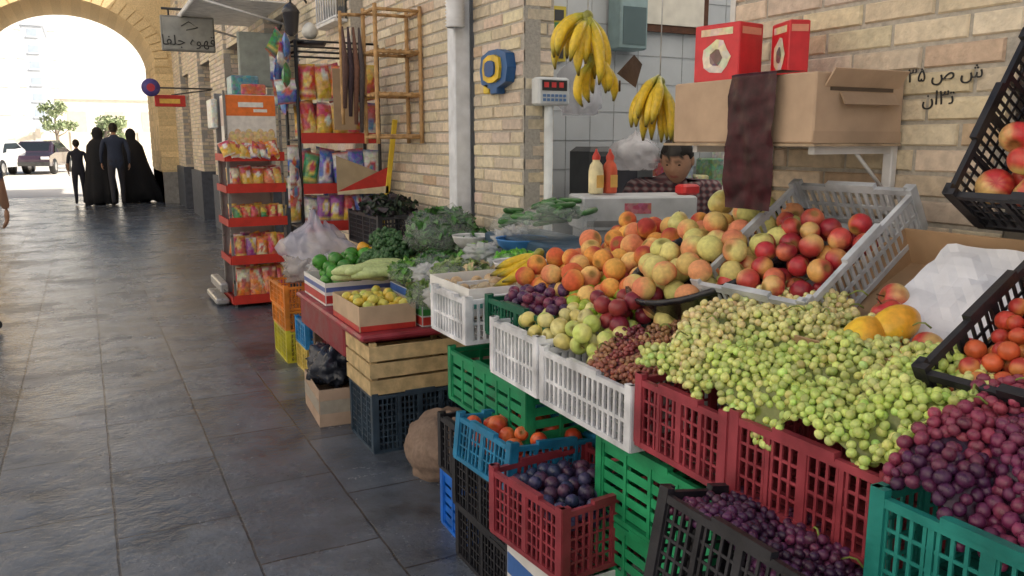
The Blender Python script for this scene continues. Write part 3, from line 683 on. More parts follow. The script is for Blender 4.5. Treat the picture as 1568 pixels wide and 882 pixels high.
crate(T(.98,1.62,.30)@Rz(5),.34,.34,.19,RED)
for z in (0,.19): crate(T(1.03,2.0,z),.4,.40,.185,BLK)
crate(T(1.07,2.43,0),.4,.21,.215,ROY,'panel'); crate(T(1.07,2.43,.22),.4,.21,.20,BLK)
crate(T(.90,.74,.55)@Ry(10),.38,.44,.19,BLK)
for z,c in ((0,BLK),(.19,(.5,.12,.03)),(.38,BLK)): crate(T(.97,.80,z),.3,.36,.165,c)
openbox("cardboard_box",T(1.0,1.63,.13),.3,.33,.16,(.7,.7,.7),stripe=[(.2,.6,(.05,.15,.45))],matn='paper')
crate(T(1.0,1.62,0),.33,.34,.125,BLK)
mb=MB()
def planks(x0,x1,y0,y1,z0,z1,c):
    mb.box((x0,y0,z0),(x1,y1,z1-.02),'wood',np.array(c)*.5)
    n=int((y1-y0)/.3)
    mb.box((x0-.02,y0,z1-.02),(x1,y1,z1),'wood',c)
    for i in range(n+1):
        y=y0+i*(y1-y0-.04)/n; mb.box((x0-.015,y,z0),(x0-.001,y+.04,z1-.021),'wood',c)
planks(1.60,1.94,.2,2.78,0,.90,(.10,.07,.05)); planks(1.55,1.94,2.78,4.9,0,.74,(.10,.07,.05)); planks(1.45,1.60,.2,1.26,0,.66,(.1,.07,.05))
mb.build("wooden_display_stand")
# grapes
gp=[(1.105,1.50),(1.105,.79),(1.34,.79),(1.50,1.18),(1.62,1.5),(1.66,1.78),(1.5,1.74),(1.27,1.53)]
def gcol(x,y,rng):
    t=np.clip((x-1.1)*1.8+(y-1.1)*1.0+rng.normal()*.2,0,1); return (.54+.23*t,.70-.04*t,.17+.17*t)
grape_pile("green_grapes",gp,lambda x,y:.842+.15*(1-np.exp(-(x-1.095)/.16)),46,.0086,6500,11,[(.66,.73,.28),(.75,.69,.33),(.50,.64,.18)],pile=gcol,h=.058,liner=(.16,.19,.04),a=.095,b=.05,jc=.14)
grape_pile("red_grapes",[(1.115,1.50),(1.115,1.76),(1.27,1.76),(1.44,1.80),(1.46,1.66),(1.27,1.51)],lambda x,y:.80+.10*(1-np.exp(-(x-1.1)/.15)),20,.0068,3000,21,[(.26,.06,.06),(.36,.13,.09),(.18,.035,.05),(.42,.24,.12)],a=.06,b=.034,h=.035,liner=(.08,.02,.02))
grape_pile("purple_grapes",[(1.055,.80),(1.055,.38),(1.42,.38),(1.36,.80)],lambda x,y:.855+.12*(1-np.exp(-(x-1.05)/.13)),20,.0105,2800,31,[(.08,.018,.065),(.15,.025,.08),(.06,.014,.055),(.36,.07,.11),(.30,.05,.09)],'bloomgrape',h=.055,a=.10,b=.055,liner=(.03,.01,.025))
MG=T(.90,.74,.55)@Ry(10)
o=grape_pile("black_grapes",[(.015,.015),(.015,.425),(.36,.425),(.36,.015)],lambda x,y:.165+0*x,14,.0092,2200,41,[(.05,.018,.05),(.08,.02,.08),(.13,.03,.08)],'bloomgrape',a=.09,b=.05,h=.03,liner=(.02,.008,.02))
o.matrix_world=Matrix(MG.tolist())
def dome(x0,x1,y0,y1,z,b):
    return lambda x,y: z+b*np.sqrt(np.maximum(0,np.sin(np.pi*np.clip((x-x0)/(x1-x0),0,1))*np.sin(np.pi*np.clip((y-y0)/(y1-y0),0,1))))
def box_heap(name,M,dx,dy,z,b,r,n,seed,kind,matn,pairs,**k):
    return fruit_heap(name,M,.01+r,dx-.01-r,.01+r,dy-.01-r,dome(0,dx,0,dy,z,b),r,n,seed,kind,matn,pairs,**k)
PLUM=[((.07,.02,.07),(.17,.03,.07)),((.09,.03,.10),(.06,.03,.08)),((.2,.04,.08),(.09,.03,.09))]
box_heap("plums",T(1.17,2.03,.755),.36,.41,.12,.06,.019,260,51,'plum','bloomgrape',PLUM)
box_heap("dark_plums",T(.98,1.62,.30)@Rz(5),.34,.34,.15,.04,.020,200,52,'plum','bloomgrape',[((.035,.045,.10),(.07,.06,.14)),((.04,.03,.08),(.10,.04,.08))])
box_heap("tomatoes",T(1.0,1.96,.40)@Rz(4)@Ry(6),.32,.33,.115,.04,.028,80,53,'apple','fruit',[((.60,.07,.03),(.70,.15,.04))],jit=.15)
box_heap("yellow_apples",T(1.12,1.72,.72),.26,.50,.13,.06,.026,110,54,'apple','fruit',[((.62,.62,.20),(.50,.60,.15)),((.70,.65,.28),(.7,.6,.2))],stem=.3)
fruit_heap("green_limes",I4,1.28,1.46,1.86,2.16,lambda x,y:.915+(x-1.28)*.25,.020,90,55,'pear','fruit',[((.28,.45,.04),(.42,.55,.07))])
A_=((.86,.46,.11),(.68,.14,.06)); B_=((.82,.38,.09),(.45,.06,.05)); C_=((.86,.56,.20),(.72,.24,.12))
fruit_heap("peaches",I4,1.33,1.80,1.97,2.50,lambda x,y:.955+(x-1.33)*.34+.03*np.sin(np.pi*(y-1.97)/.53),.036,120,56,'peach','fuzzy',[A_,C_,B_],bias=.0,width=.7)
fruit_heap("red_plums",I4,1.26,1.42,1.80,1.95,lambda x,y:.955+(x-1.28)*.2,.026,20,57,'plum','fruit',[((.20,.02,.04),(.3,.04,.04))])
MP=T(1.36,1.58,.905)@Rz(-6)@Ry(-25)
def psurf(x,y):
    q=((x-.25)/.27)**2+((y-.22)/.205)**2; return np.where(q<1,.06+.10*np.sqrt(np.maximum(0,1-q)),np.nan)
fruit_heap("yellow_peaches",MP,0,.52,0,.44,psurf,.034,120,58,'peach','fuzzy',[((.70,.64,.24),(.72,.32,.15)),((.66,.63,.22),(.65,.55,.2)),((.76,.56,.2),(.70,.24,.13))],bias=-.1)
mb=MB(); mb.M=MP@T(.25,.21,0)
mb.lathe([(.01,-.02),(.85,-.02),(1.0,.07),(1.03,.075),(1.03,.09),(.99,.09),(.96,.075)],'blackfilm',BLK,40,sx=.28,sy=.225)
mb.build("black_fruit_basket")
mb=MB(); rng=np.random.default_rng(5)
for p in ((1.80,2.02,1.20),(1.84,1.86,1.19),(1.78,2.2,1.12)): put(mb,'pear',p,.042,rng,'fruit',(.62,.62,.22),(.6,.45,.15),upright=15,stem=True)
mb.build("pears")
MN=T(1.50,1.315,.93)@Rz(5)@Ry(-33)
crate(MN,.46,.36,.12,(.52,.55,.59),'slot')
fruit_heap("nectarines",MN,.045,.36,.04,.32,dome(-.02,.40,0,.36,.065,.06),.029,110,59,'peach','fruit',[((.46,.035,.045),(.74,.40,.12)),((.32,.025,.04),(.60,.16,.08)),((.55,.07,.06),(.76,.48,.18))],bias=-.35)
MA=T(1.39,.90,.892)@Rz(2)@Ry(-24)
openbox("apple_cardboard_box",MA,.50,.43,.10,(.44,.29,.17))
mb=MB(); V=[];F=[]
for i in range(13):
    for j in range(13):
        V.append((.15+.32*i/12,.03+.27*j/12,.035+.05*(i/12)+.008*math.sin(i*.8)*math.cos(j*.7)+.02*abs(mnoise.noise(Vector((i*.35,j*.35,0))))))
for i in range(12):
    for j in range(12): F.append((i*13+j,(i+1)*13+j,(i+1)*13+j+1,i*13+j+1))
mb.add(V,F,'paper',(.80,.82,.88),False,MA); mb.build("paper_sheet")
mb=MB(); AP=((.58,.035,.045),(.78,.52,.2))
for p in ((.26,.30,.055),(.195,.27,.06),(.045,.05,.07),(.035,.125,.07),(.12,.05,.06),(.105,.115,.06)): put(mb,'apple',p,.037,rng,'fruit',*AP,bias=-.5,streak=.12,upright=40,stem=True,M=MA,jit=.05)
mb.build("red_apples")
mb=MB()
for p,a in (((.135,.205,.08),80),((.06,.225,.09),95)): 
    V,F=TP['mango']; mb.add(V*.05,F,'fruit',blush(UN['mango'],rng,(.86,.52,.04),(.80,.38,.04),-.3),True,MA@T(*p)@Rz(a)@Rx(90)@Rz(40))
mb.build("mangoes")
MBK=T(1.33,.46,.895)@Ry(-31)
crate(MBK,.44,.44,.13,BLK)
box_heap("small_tomatoes",MBK,.44,.44,.09,.04,.017,600,60,'plum','fruit',[((.60,.12,.04),(.55,.06,.04)),((.66,.26,.08),(.5,.05,.04))])
MT=T(1.83,.74,1.20)@Ry(-58)
crate(MT,.43,.44,.15,BLK)
box_heap("apples",MT,.43,.44,.10,.03,.037,60,61,'apple','fruit',[AP,((.58,.06,.05),(.7,.6,.2))],bias=-.2,streak=.15,stem=.3)
# ------------------------------------------------------------------ ledge box, gifts, lavashak
CB=(.50,.36,.25)
mb=MB()
mb.box((1.61,1.48,1.385),(1.93,2.08,1.392),'wood',(.4,.3,.2))
for y in (1.50,1.95):
    mb.bbox((1.925,y,1.20),(1.948,y+.03,1.45),'paint',(.75,.75,.75),bv=.003); mb.box((1.64,y+.005,1.365),(1.925,y+.025,1.3845),'paint',(.7,.7,.7)); mb.tube([(1.93,y+.015,1.26),(1.80,y+.015,1.37)],.005,'paint',(.7,.7,.7),6)
mb.build("wall_shelf")
mb=MB(); mb.M=T(1.615,1.49,1.393); c=np.array(CB)
mb.bbox((0,0,0),(.325,.55,.175),'card',CB,bv=.004)
mb.box((.005,.26,.175),(.32,.29,.1762),'print',(.5,.38,.24)); mb.box((-.0012,.26,.10),(0,.29,.171),'print',(.5,.38,.24))
mb.box((.05,-.0015,.130),(.28,0,.139),'paint',(.10,.07,.05)); mb.box((0,0,0),(.27,.004,.05),'card',c*1.08,T(.03,-.003,.140)@Rx(35)); mb.box((0,0,0),(.20,.004,.035),'card',c*.8,T(.08,-.004,.125)@Rx(150))  # dark strip painted for the shade in the gap, then torn flaps
mb.box((.0,-.001,.0),(.325,0,.03),'card',c*.9)
mb.build("cardboard_box")
def gift(name,M,dx,dy,h):
    mb=MB(); mb.M=M; mb.bbox((0,0,0),(dx,dy,h),'print',(.62,.025,.035),bv=.003)
    mb.box((-.001,dy*.15,h*.80),(0,dy*.85,h*.92),'pack',(.75,.6,.4))
    n=12; V=[(-.0015,dy*.5,h*.40)]+[(-.0015,dy*(.5+.30*math.cos(6.283*k/n)*(1+.12*math.sin(k*2.3))),h*(.42+.30*math.sin(6.283*k/n)*(1+.12*math.cos(k*1.7)))) for k in range(n)]
    mb.add(V,[(0,1+(k+1)%n,1+k) for k in range(n)],'pack',(.74,.66,.48))
    mb.add([(-.0025,a*.45+dy*.5*.55,b*.5+h*.40*.5) for _,a,b in V],[(0,1+(k+1)%n,1+k) for k in range(n)],'pack',(.14,.06,.03))
    mb.box((dx*.1,-.001,h*.8),(dx*.9,0,h*.92),'print',(.75,.3,.2)); mb.build(name)
gift("red_gift_box",T(1.70,1.86,1.572)@Rz(10),.11,.165,.165); gift("red_gift_box",T(1.75,1.72,1.572)@Rz(-22),.06,.12,.155)
mb=MB(); V=[];F=[]; nu,nv=16,50
for i in range(nv+1):
    for j in range(nu+1):
        s=i/nv*.46; u=j/nu; yy=1.595+.175*u+.004*math.sin(s*30+u*3)
        n=mnoise.noise(Vector((s*22,u*4,1)))*.006+mnoise.noise(Vector((s*60,u*12,4)))*.002
        if s<.10: x,z=1.69-s*.9,1.574+abs(n)*.3+.004
        else: x,z=1.594-.004-n-.006*math.sin((s-.1)*9)-.004*math.sin(u*9+s*14),1.576-(s-.10)
        V.append((x,yy,z))
for i in range(nv):
    for j in range(nu): a=i*(nu+1)+j; F.append((a,a+1,a+nu+2,a+nu+1))
mb.add(V,F,'lava',(.045,.010,.014),True); mb.build("fruit_leather_sheet")
def text(name,body,size,M,col,ext=.001,parent=None):
    cu=bpy.data.curves.new(name,"FONT"); cu.body=body; cu.size=size; cu.extrude=ext; cu.align_x='CENTER'; cu.align_y='CENTER'
    o=bpy.data.objects.new(name,cu); bpy.context.collection.objects.link(o)
    m=bpy.data.materials.new(name+"_ink"); m.use_nodes=True; m.node_tree.nodes["Principled BSDF"].inputs["Base Color"].default_value=(*col,1); m.node_tree.nodes["Principled BSDF"].inputs["Roughness"].default_value=.6
    cu.materials.append(m); o.matrix_world=Matrix(M.tolist())
    if parent: o.parent=parent
    return o
FX=np.eye(4); FX[:3,:3]=np.array([[0,0,-1],[-1,0,0],[0,1,0]]).astype(float)
wl=empty("wall_lettering")
text("upper_line","\u06f3\u06f5 \ufeb9 \ufeb5",.050,T(1.946,1.385,1.565)@FX,(.02,.02,.02),.001,wl); text("lower_line","\ufee5\ufe8d\u06f3\ufe97",.050,T(1.946,1.395,1.505)@FX,(.02,.02,.02),.001,wl)
# ------------------------------------------------------------------ bananas
def bananas(mb,M,n,L,a0,a1,rng,lean=.5):
    for k in range(n):
        a=rad(a0+(a1-a0)*k/max(1,n-1))+rng.normal()*.08; l=L*(1+rng.normal()*.06); P=[];Rr=[];C=[]
        for i in range(11):
            t=i/10; th=lean*(1-t*1.5)+.15; 
            if i==0: p=np.array([0.,0,0])
            else: p=P[-1]+l/10*np.array([math.sin(th*1.2)*math.cos(a),math.sin(th*1.2)*math.sin(a),-math.cos(th*1.2)])
            P.append(p); Rr.append([.007,.008,.012,.0165,.019,.0195,.019,.018,.015,.009,.004][i]*(1+rng.normal()*.03))
            C.append([(.35,.33,.05),(.42,.42,.05),(.58,.52,.06),(.76,.56,.05),(.80,.56,.04),(.80,.56,.04),(.80,.56,.04),(.79,.55,.04),(.70,.52,.04),(.40,.34,.04),(.05,.04,.02)][i])
        mb.tube(P,Rr,'fruit',(.7,.5,.04),6,M@T(rng.normal()*.006,rng.normal()*.006,rng.normal()*.01),True,C)
    mb.add(TP['sphere'][0]*np.array([.022,.016,.022]),TP['sphere'][1],'fruit',(.3,.3,.06),True,M)
rng=np.random.default_rng(8)
def hang(name,p,groups,top=2.5):
    mb=MB(); mb.tube([p,(p[0],p[1],top)],.0022,'plastic',(.6,.6,.6),5)
    for M,n,L,a0,a1,le in groups: bananas(mb,T(*p)@M,n,L,a0,a1,rng,le)
    mb.build(name)
hang("hanging_bananas",(1.655,2.6,1.84),[(Rx(0)@Ry(18),5,.21,110,215,.95),(Ry(0),5,.22,-80,60,.35),(T(.0,0,-.015),4,.21,180,330,.55),(T(.01,-.01,-.15)@Ry(-12),6,.17,-60,150,.9)])
hang("hanging_bananas",(1.91,2.5,1.61),[(T(0,0,0)@Ry(14),6,.20,120,250,.7),(I4,7,.22,-80,110,.35)])
mb=MB(); bananas(mb,T(1.46,2.60,.99)@Ry(75)@Rz(20),5,.19,-50,60,rng,.4); mb.build("banana_bunch")
mb=MB(); mb.add([(-.05,0,0),(.05,0,0),(.03,0,.09),(-.02,0,.10)],[(0,1,2,3)],'wood',(.10,.06,.04),False,T(1.83,2.6,1.62)@Ry(30)); mb.tube([(1.80,2.6,1.62),(1.80,2.6,1.58)],.004,'wood',(.1,.06,.04),6); mb.build("hanging_price_tag")
# ------------------------------------------------------------------ shop interior things
mb=MB(); mb.tube([(2.07,3.6,0),(2.07,3.6,1.6)],.022,'paint',(.7,.74,.74),12); mb.bbox((1.99,3.56,1.57),(2.17,3.64,1.705),'paint',(.6,.63,.64)); mb.box((2.01,3.557,1.64),(2.15,3.561,1.69),'glassy',(.03,.03,.03)); 
for k in range(3): mb.box((2.02+k*.042,3.554,1.655),(2.045+k*.042,3.558,1.68),'print',(.6,.05,.05))
for k in range(12): mb.box((2.015+(k%6)*.023,3.556,1.59+(k//6)*.02),(2.03+(k%6)*.023,3.561,1.603+(k//6)*.02),'print',(.1,.2,.4))
mb.build("digital_scale")
mb=MB(); mb.M=T(2.04,3.22,0)@Rz(-18)
mb.bbox((0,0,.98),(.56,.30,1.14),'paint',(.50,.52,.54),bv=.008); mb.box((.02,.02,0),(.54,.28,.98),'paint',(.4,.42,.45))
mb.box((.02,-.002,1.0),(.54,0,1.03),'metalm',(.3,.3,.3)); mb.box((.2,-.002,1.06),(.33,0,1.11),'pack',(.45,.1,.1))
mb.build("shop_counter")
mb=MB()
for x,c,cc in ((2.20,(.78,.68,.40),(.6,.05,.03)),(2.28,(.55,.09,.04),(.6,.06,.03))):
    mb.lathe([(.001,0),(.034,0),(.037,.01),(.037,.11),(.03,.14),(.018,.155),(.018,.165)],'plastic',c,16,T(x,3.36,1.145)); mb.lathe([(.02,.163),(.02,.18),(.008,.20),(.004,.215),(.001,.215)],'plastic',cc,12,T(x,3.36,1.145))
    mb.box((-.02,-.039,.03),(.02,-.037,.09),'print',(.7,.4,.1),T(x,3.36,1.145))
mb.build("sauce_bottles")
mb=MB(); mb.box((2.70,4.955,1.93),(2.98,4.972,2.29),'print',(.55,.45,.05))
for i in range(3):
    for j in range(4): mb.box((2.72+i*.085,4.95,1.95+j*.082),(2.79+i*.085,4.956,2.02+j*.082),'print',[(.4,.05,.04),(.05,.2,.08),(.04,.04,.04)][(i+j)%3])
mb.build("poster")
mb=MB(); mb.box((3.57,4.94,2.17),(4.2,4.97,2.6),'wood',(.10,.04,.02)); mb.box((3.62,4.93,2.22),(4.15,4.945,2.55),'paper',(.7,.68,.6)); mb.build("picture_frame")
mb=MB(); mb.bbox((3.32,4.80,2.02),(3.55,4.96,2.6),'paint',(.25,.36,.38)); mb.box((3.34,4.795,2.05),(3.53,4.80,2.3),'glassy',(.1,.15,.16)); mb.build("wall_cabinet")
mb=MB()
for k in range(9):
    c=[(.7,.7,.68),(.5,.05,.04),(.3,.35,.4),(.65,.6,.3),(.15,.3,.15)][k%5]
    mb.bbox((3.5+k*.15,4.7,.9+.0),(3.62+k*.15,4.9,1.15+.12*(k%3)),'pack',c,bv=.01)
mb.box((3.3,4.6,.0),(4.88,4.95,.9),'wood',(.4,.38,.35)); mb.build("back_shelf_goods")
mb=MB(); mb.bbox((2.75,4.35,.0),(3.6,4.75,.95),'paint',(.12,.13,.14),bv=.02); mb.bbox((2.85,4.4,.95),(3.35,4.7,1.36),'paint',(.07,.075,.08),bv=.03); mb.box((2.9,4.397,1.05),(3.2,4.3995,1.3),'glassy',(.04,.04,.05)); mb.build("shop_oven")
mb=crumple("hanging_plastic_bag",(2.62,4.2,1.70),.16,.16,.22,'film',(.75,.77,.85),3); mb.build("hanging_plastic_bag")
mb=crumple("plastic_bag",(2.75,3.8,1.32),.17,.15,.12,'film',(.8,.8,.85),9); mb.build("plastic_bag")
mb=MB(); mb.tube([(2.0,4.1,.7),(2.0,3.95,1.1),(2.02,3.9,1.25),(2.1,3.9,1.3),(2.2,3.95,1.22),(2.22,4.05,.8)],.014,'plastic',(.6,.03,.03),8); mb.bbox((2.0,3.95,.62),(2.3,4.2,.66),'plastic',(.6,.03,.03)); mb.build("red_plastic_chair")
mb=MB(); mb.bbox((2.55,3.12,1.14),(2.65,3.2,1.19),'print',(.6,.03,.03)); mb.build("red_box")
mb=MB(); mb.M=T(1.93,3.88,1.76)
prof=[(-.14,-.07),(-.16,0),(-.14,.07),(-.05,.095),(.05,.095),(.14,.07),(.16,0),(.14,-.07),(.05,-.095),(-.05,-.095)]
def plate(pr,x0,x1,c): 
    n=len(pr); mb.add([(x0,a,b) for a,b in pr]+[(x1,a,b) for a,b in pr],[tuple(range(n)),tuple(range(2*n-1,n-1,-1))]+[(i,(i+1)%n,n+(i+1)%n,n+i) for i in range(n)],'plastic',c)
plate(prof,-.03,.02,(.02,.10,.28)); plate([(a*.62,b*.72) for a,b in prof],-.045,-.03,(.75,.5,.03)); plate([(a*.35,b*.42) for a,b in prof],-.055,-.045,(.02,.08,.25)); mb.bbox((-.03,-.04,-.125),(.02,.04,-.09),'plastic',(.02,.1,.28),bv=.005); mb.bbox((-.03,.06,-.12),(.02,.12,-.07),'plastic',(.7,.5,.04),bv=.005)
mb.build("donation_box")
# ------------------------------------------------------------------ pipe & conduit
mb=MB(); mb.bbox((1.85,4.26,.75),(1.95,4.36,2.6),'paint',(.74,.77,.82),bv=.008); mb.bbox((1.93,4.37,0),(2.06,4.43,3),'paint',(.6,.64,.7),bv=.004)
pr=[]
for i in range(44): pr.append((.055 if i%2 else .045,i*.009))
mb.lathe(pr,'paint',(.78,.8,.84),16,T(1.84,4.22,2.0)); mb.build("white_downpipe")
# ------------------------------------------------------------------ left produce area
crate(T(1.06,3.40,0),.45,.36,.27,(.035,.06,.09),'lattice')
mb=MB(); mb.M=T(1.05,3.40,.275); WD=(.62,.46,.24)
for k in range(3):
    z=.0+k*.078; c=np.array(WD)*(1+.06*(k-1))
    mb.box((0,0,z),(.47,.010,z+.066),'wood',c); mb.box((0,.011,z),(.010,.359,z+.066),'wood',c*.92); mb.box((0,.36,z),(.47,.37,z+.066),'wood',c); mb.box((.46,.011,z),(.47,.359,z+.066),'wood',c)
for x,y in ((.011,.011),(.43,.011),(.011,.33),(.43,.33)): mb.box((x,y,0),(x+.028,y+.028,.235),'wood',np.array(WD)*.85)
mb.box((.011,.011,.0),(.459,.359,.008),'wood',WD); mb.build("wooden_crate")
openbox("cardboard_box",T(.93,3.86,0)@Rz(-4),.25,.42,.19,(.48,.35,.26),stripe=[(.35,.7,(.38,.34,.28))])
mb=crumple("black_plastic_bag",(1.06,4.08,.25),.15,.21,.13,'blackfilm',(.03,.035,.05),5,amp=.45,tie=False); mb.build("black_plastic_bag")
mb=crumple("brown_sack",(1.30,3.10,.10),.20,.25,.17,'cloth',(.24,.17,.13),7,amp=.2,freq=1.5,res=56,tie=False); mb.build("brown_sack")
crate(T(1.05,5.13,0),.45,.42,.20,(.60,.55,.04)); crate(T(1.05,5.13,.205),.45,.42,.13,(.70,.24,.03)); crate(T(1.05,5.13,.34),.45,.42,.15,(.70,.22,.03))
crate(T(1.10,4.80,0),.35,.28,.16,(.6,.45,.1)); crate(T(1.09,4.78,.165),.35,.28,.15,(.03,.25,.55))
for i in range(2): crate(T(1.15,4.35,.18*i),.4,.4,.17,(.2,.03,.04),'panel')
mb=MB(); mb.bbox((1.02,3.42,.515),(1.56,4.68,.545),'plastic',(.28,.03,.045),bv=.01); mb.bbox((1.04,3.78,.36),(1.5,4.66,.515),'plastic',(.24,.03,.04),bv=.01)
for y in (3.8,4.2,4.6): mb.box((1.1,y,0),(1.14,y+.04,.36),'wood',(.1,.07,.05)); 
mb.build("red_tray_table")
Zt=.547
openbox("pepper_box",T(1.06,4.16,Zt),.44,.46,.12,(.78,.76,.74),stripe=[(.1,.45,(.5,.04,.04)),(.6,.8,(.1,.15,.4))],matn='paper')
openbox("cardboard_box",T(1.04,3.50,Zt),.27,.44,.115,(.55,.41,.28),stripe=[(.0,.22,(.55,.05,.04))])
openbox("kiwi_box",T(1.33,3.47,Zt),.26,.44,.15,(.55,.58,.6),stripe=[(.05,.3,(.55,.05,.04)),(.35,.7,(.05,.25,.06)),(.75,.98,(.04,.12,.4))],matn='paper')
def pep(name,M,dx,dy,z,b,r,n,seed,cols): return box_heap(name,M,dx,dy,z,b,r,n,seed,'pepper','fruit',cols,stem=.8)
pep("green_peppers",T(1.06,4.16,Zt),.44,.46,.13,.12,.040,70,71,[((.05,.24,.025),(.08,.32,.04)),((.035,.17,.02),(.06,.25,.03))])
mb=MB(); 
for p in ((1.36,4.45,.80),(1.40,4.38,.78)): put(mb,'pepper',p,.038,rng,'fruit',(.75,.42,.02),(.7,.35,.02),upright=30,stem=True)
mb.build("yellow_peppers")
box_heap("yellow_tomatoes",T(1.04,3.50,Zt),.27,.44,.10,.03,.028,60,72,'apple','fruit',[((.75,.52,.06),(.6,.55,.1)),((.45,.5,.1),(.75,.55,.07))])
box_heap("kiwis",T(1.33,3.47,Zt),.26,.44,.12,.05,.027,70,73,'pear','fuzzy',[((.14,.18,.04),(.22,.25,.07))])
mb=MB()
for (x,y,z,a,l) in ((1.22,4.05,.70,20,.30),(1.26,4.0,.74,-5,.28),(1.3,3.96,.72,10,.3),(1.18,4.02,.73,40,.25),(1.34,4.05,.75,0,.26)):
    P=[];d=np.array([math.cos(rad(a)),-math.sin(rad(a)),.0])
    for i in range(9): t=i/8-.5; P.append(np.array([x,y,z+.02*math.cos(t*3)])+d*t*l)
    mb.tube(P,[.010,.024,.03,.03,.028,.027,.030,.027,.010],'fruit',(.50,.60,.27),10)
mb.build("pale_zucchini")
mb=MB(); S,FS=TP['grape']
for (x,y,z,r) in ((1.47,4.30,.80,.10),(1.42,4.12,.76,.09),(1.58,4.20,.80,.10),(1.5,4.45,.82,.10),(1.35,4.22,.74,.08)):
    mb.tube([(x,y,z-.10),(x,y,z)],[.025,.04],'fruit',(.25,.32,.12),8)
    for k in range(14):
        d=rng.normal(size=3); d[2]=abs(d[2])*.8+.15; d/=np.linalg.norm(d); c=np.array([x,y,z])+d*r*.62
        for q in range(22):
            e=rng.normal(size=3); e/=np.linalg.norm(e); s=.009+.006*rng.random(); mb.add(S*s,FS,'leaf',np.array((.045,.12,.04))*(.7+.6*rng.random()),True,T(*(c+e*r*.36)))
mb.build("broccoli")
def greenbag(name,c,R,cols,n,size,seed,film='clearfilm',filmcol=(.75,.8,.8),filmbag=True):
    rg=np.random.default_rng(seed); mb=MB()
    if filmbag: mb=crumple(name,(c[0],c[1],c[2]-.01),R[0]*1.18,R[1]*1.18,R[2]*1.2,film,filmcol,seed,amp=.28,tie=False,res=28)
    leaves(mb,c,R,n,size,cols,rg); mb.build(name)
DG=[(.05,.16,.03),(.07,.22,.04),(.03,.10,.02)]; LG=[(.14,.34,.05),(.25,.42,.10),(.09,.25,.04)]
greenbag("bag_of_herbs",(1.68,4.05,.92),(.19,.20,.13),DG,1300,.05,1)
greenbag("bag_of_greens",(1.40,3.80,.76),(.11,.12,.06),LG,500,.04,21); greenbag("bag_of_okra",(1.30,3.30,.74),(.10,.10,.06),[(.2,.3,.08),(.13,.23,.05)],400,.035,22)
greenbag("bag_of_beans",(1.44,3.30,.82),(.13,.13,.06),[(.2,.3,.08),(.13,.23,.05),(.3,.38,.15)],600,.035,2)
greenbag("bag_of_lettuce",(1.70,3.55,.84),(.14,.15,.07),LG,600,.045,3)
greenbag("chopped_herbs",(1.62,3.08,.90),(.11,.10,.035),[(.14,.50,.06),(.24,.58,.10)],600,.025,4)
greenbag("bag_of_spinach",(1.80,3.85,.86),(.13,.12,.08),DG,500,.05,5)
greenbag("bag_of_parsley",(1.52,3.75,.80),(.12,.13,.06),DG,500,.04,6)
greenbag("mixed_vegetables",(1.42,2.98,.86),(.11,.10,.05),[(.3,.36,.15),(.1,.16,.05),(.45,.35,.2)],400,.035,12,'clearfilm')
mb=crumple("white_sack",(1.33,3.14,.76),.12,.10,.10,'film',(.75,.75,.75),13,tie=False); mb.build("white_sack")
for i,(x,y,z,a,b,h) in enumerate(((1.30,2.92,.80,.12,.10,.07),(1.50,3.05,.86,.10,.09,.06),(1.62,3.42,.88,.11,.10,.06),(1.40,3.55,.78,.09,.10,.06),(1.78,3.45,.93,.10,.10,.07),(1.30,5.02,.62,.14,.14,.10))):
    mb=crumple("crumpled_plastic_bag",(x,y,z),a,b,h,'film',(.78,.80,.82),31+i,amp=.55,tie=False,res=40); mb.build("crumpled_plastic_bag")
def cukes(name,c,R,n,seed):
    rg=np.random.default_rng(seed); mb=crumple(name,(c[0],c[1],c[2]-.05),R[0]*1.3,R[1]*1.3,R[2]*1.7,'clearfilm',(.75,.8,.8),seed,amp=.2,tie=False,res=28)
    for k in range(n):
        d=rg.normal(size=3)*.42; p=np.array(c)+d*np.array(R)*.8; a=rg.random()*6.28; v=np.array([math.cos(a),math.sin(a),rg.normal()*.15]); l=.13
        mb.tube([p-v*l/2,p-v*l*.4,p,p+v*l*.4,p+v*l/2],[.006,.013,.015,.013,.006],'fruit',np.array((.04,.14,.03))*(.7+.8*rg.random()),8)
    mb.build(name)
cukes("bag_of_cucumbers",(1.88,3.20,1.08),(.15,.15,.06),40,3); cukes("bag_of_cucumbers",(1.84,3.52,1.03),(.10,.10,.05),16,4)
planks_m=MB(); planks_m.bbox((1.72,2.80,.742),(2.03,3.62,.96),'plastic',(.03,.07,.12),bv=.01); planks_m.build("plastic_bin")
fruit_heap("eggplants",I4,1.60,1.90,2.80,3.10,lambda x,y:.84+0*x,.03,24,81,'mango','fruit',[((.03,.015,.05),(.05,.02,.06))])
mb=MB()
for (x,y,z,r,c) in ((1.75,3.28,.93,.12,(.05,.2,.5)),(1.50,2.82,.90,.11,(.7,.7,.72)),(1.70,3.72,.90,.10,(.7,.7,.72))):
    mb.lathe([(.01,0),(.6,.0),(.9,.03),(1,.06),(1.02,.062),(.9,.04)],'plastic',c,24,T(x,y,z-.03),sx=r,sy=r)
mb.build("plastic_trays")
openbox("white_carton",T(1.13,2.50,.80),.34,.36,.10,(.78,.78,.76),stripe=[(.3,.6,(.1,.4,.35))],matn='paper',inner=(.5,.4,.3))
box_heap("onions",T(1.13,2.50,.80),.34,.36,.07,.01,.026,60,83,'apple','fruit',[((.5,.35,.2),(.55,.45,.3))])
mb=crumple("white_plastic_bag",(1.32,5.36,.66),.26,.24,.25,'film',(.75,.75,.88),6,amp=.5); mb.build("white_plastic_bag")
mb=crumple("white_plastic_bag",(1.20,5.28,.58),.15,.16,.12,'film',(.6,.55,.5),16,amp=.5,tie=False); mb.build("white_plastic_bag")
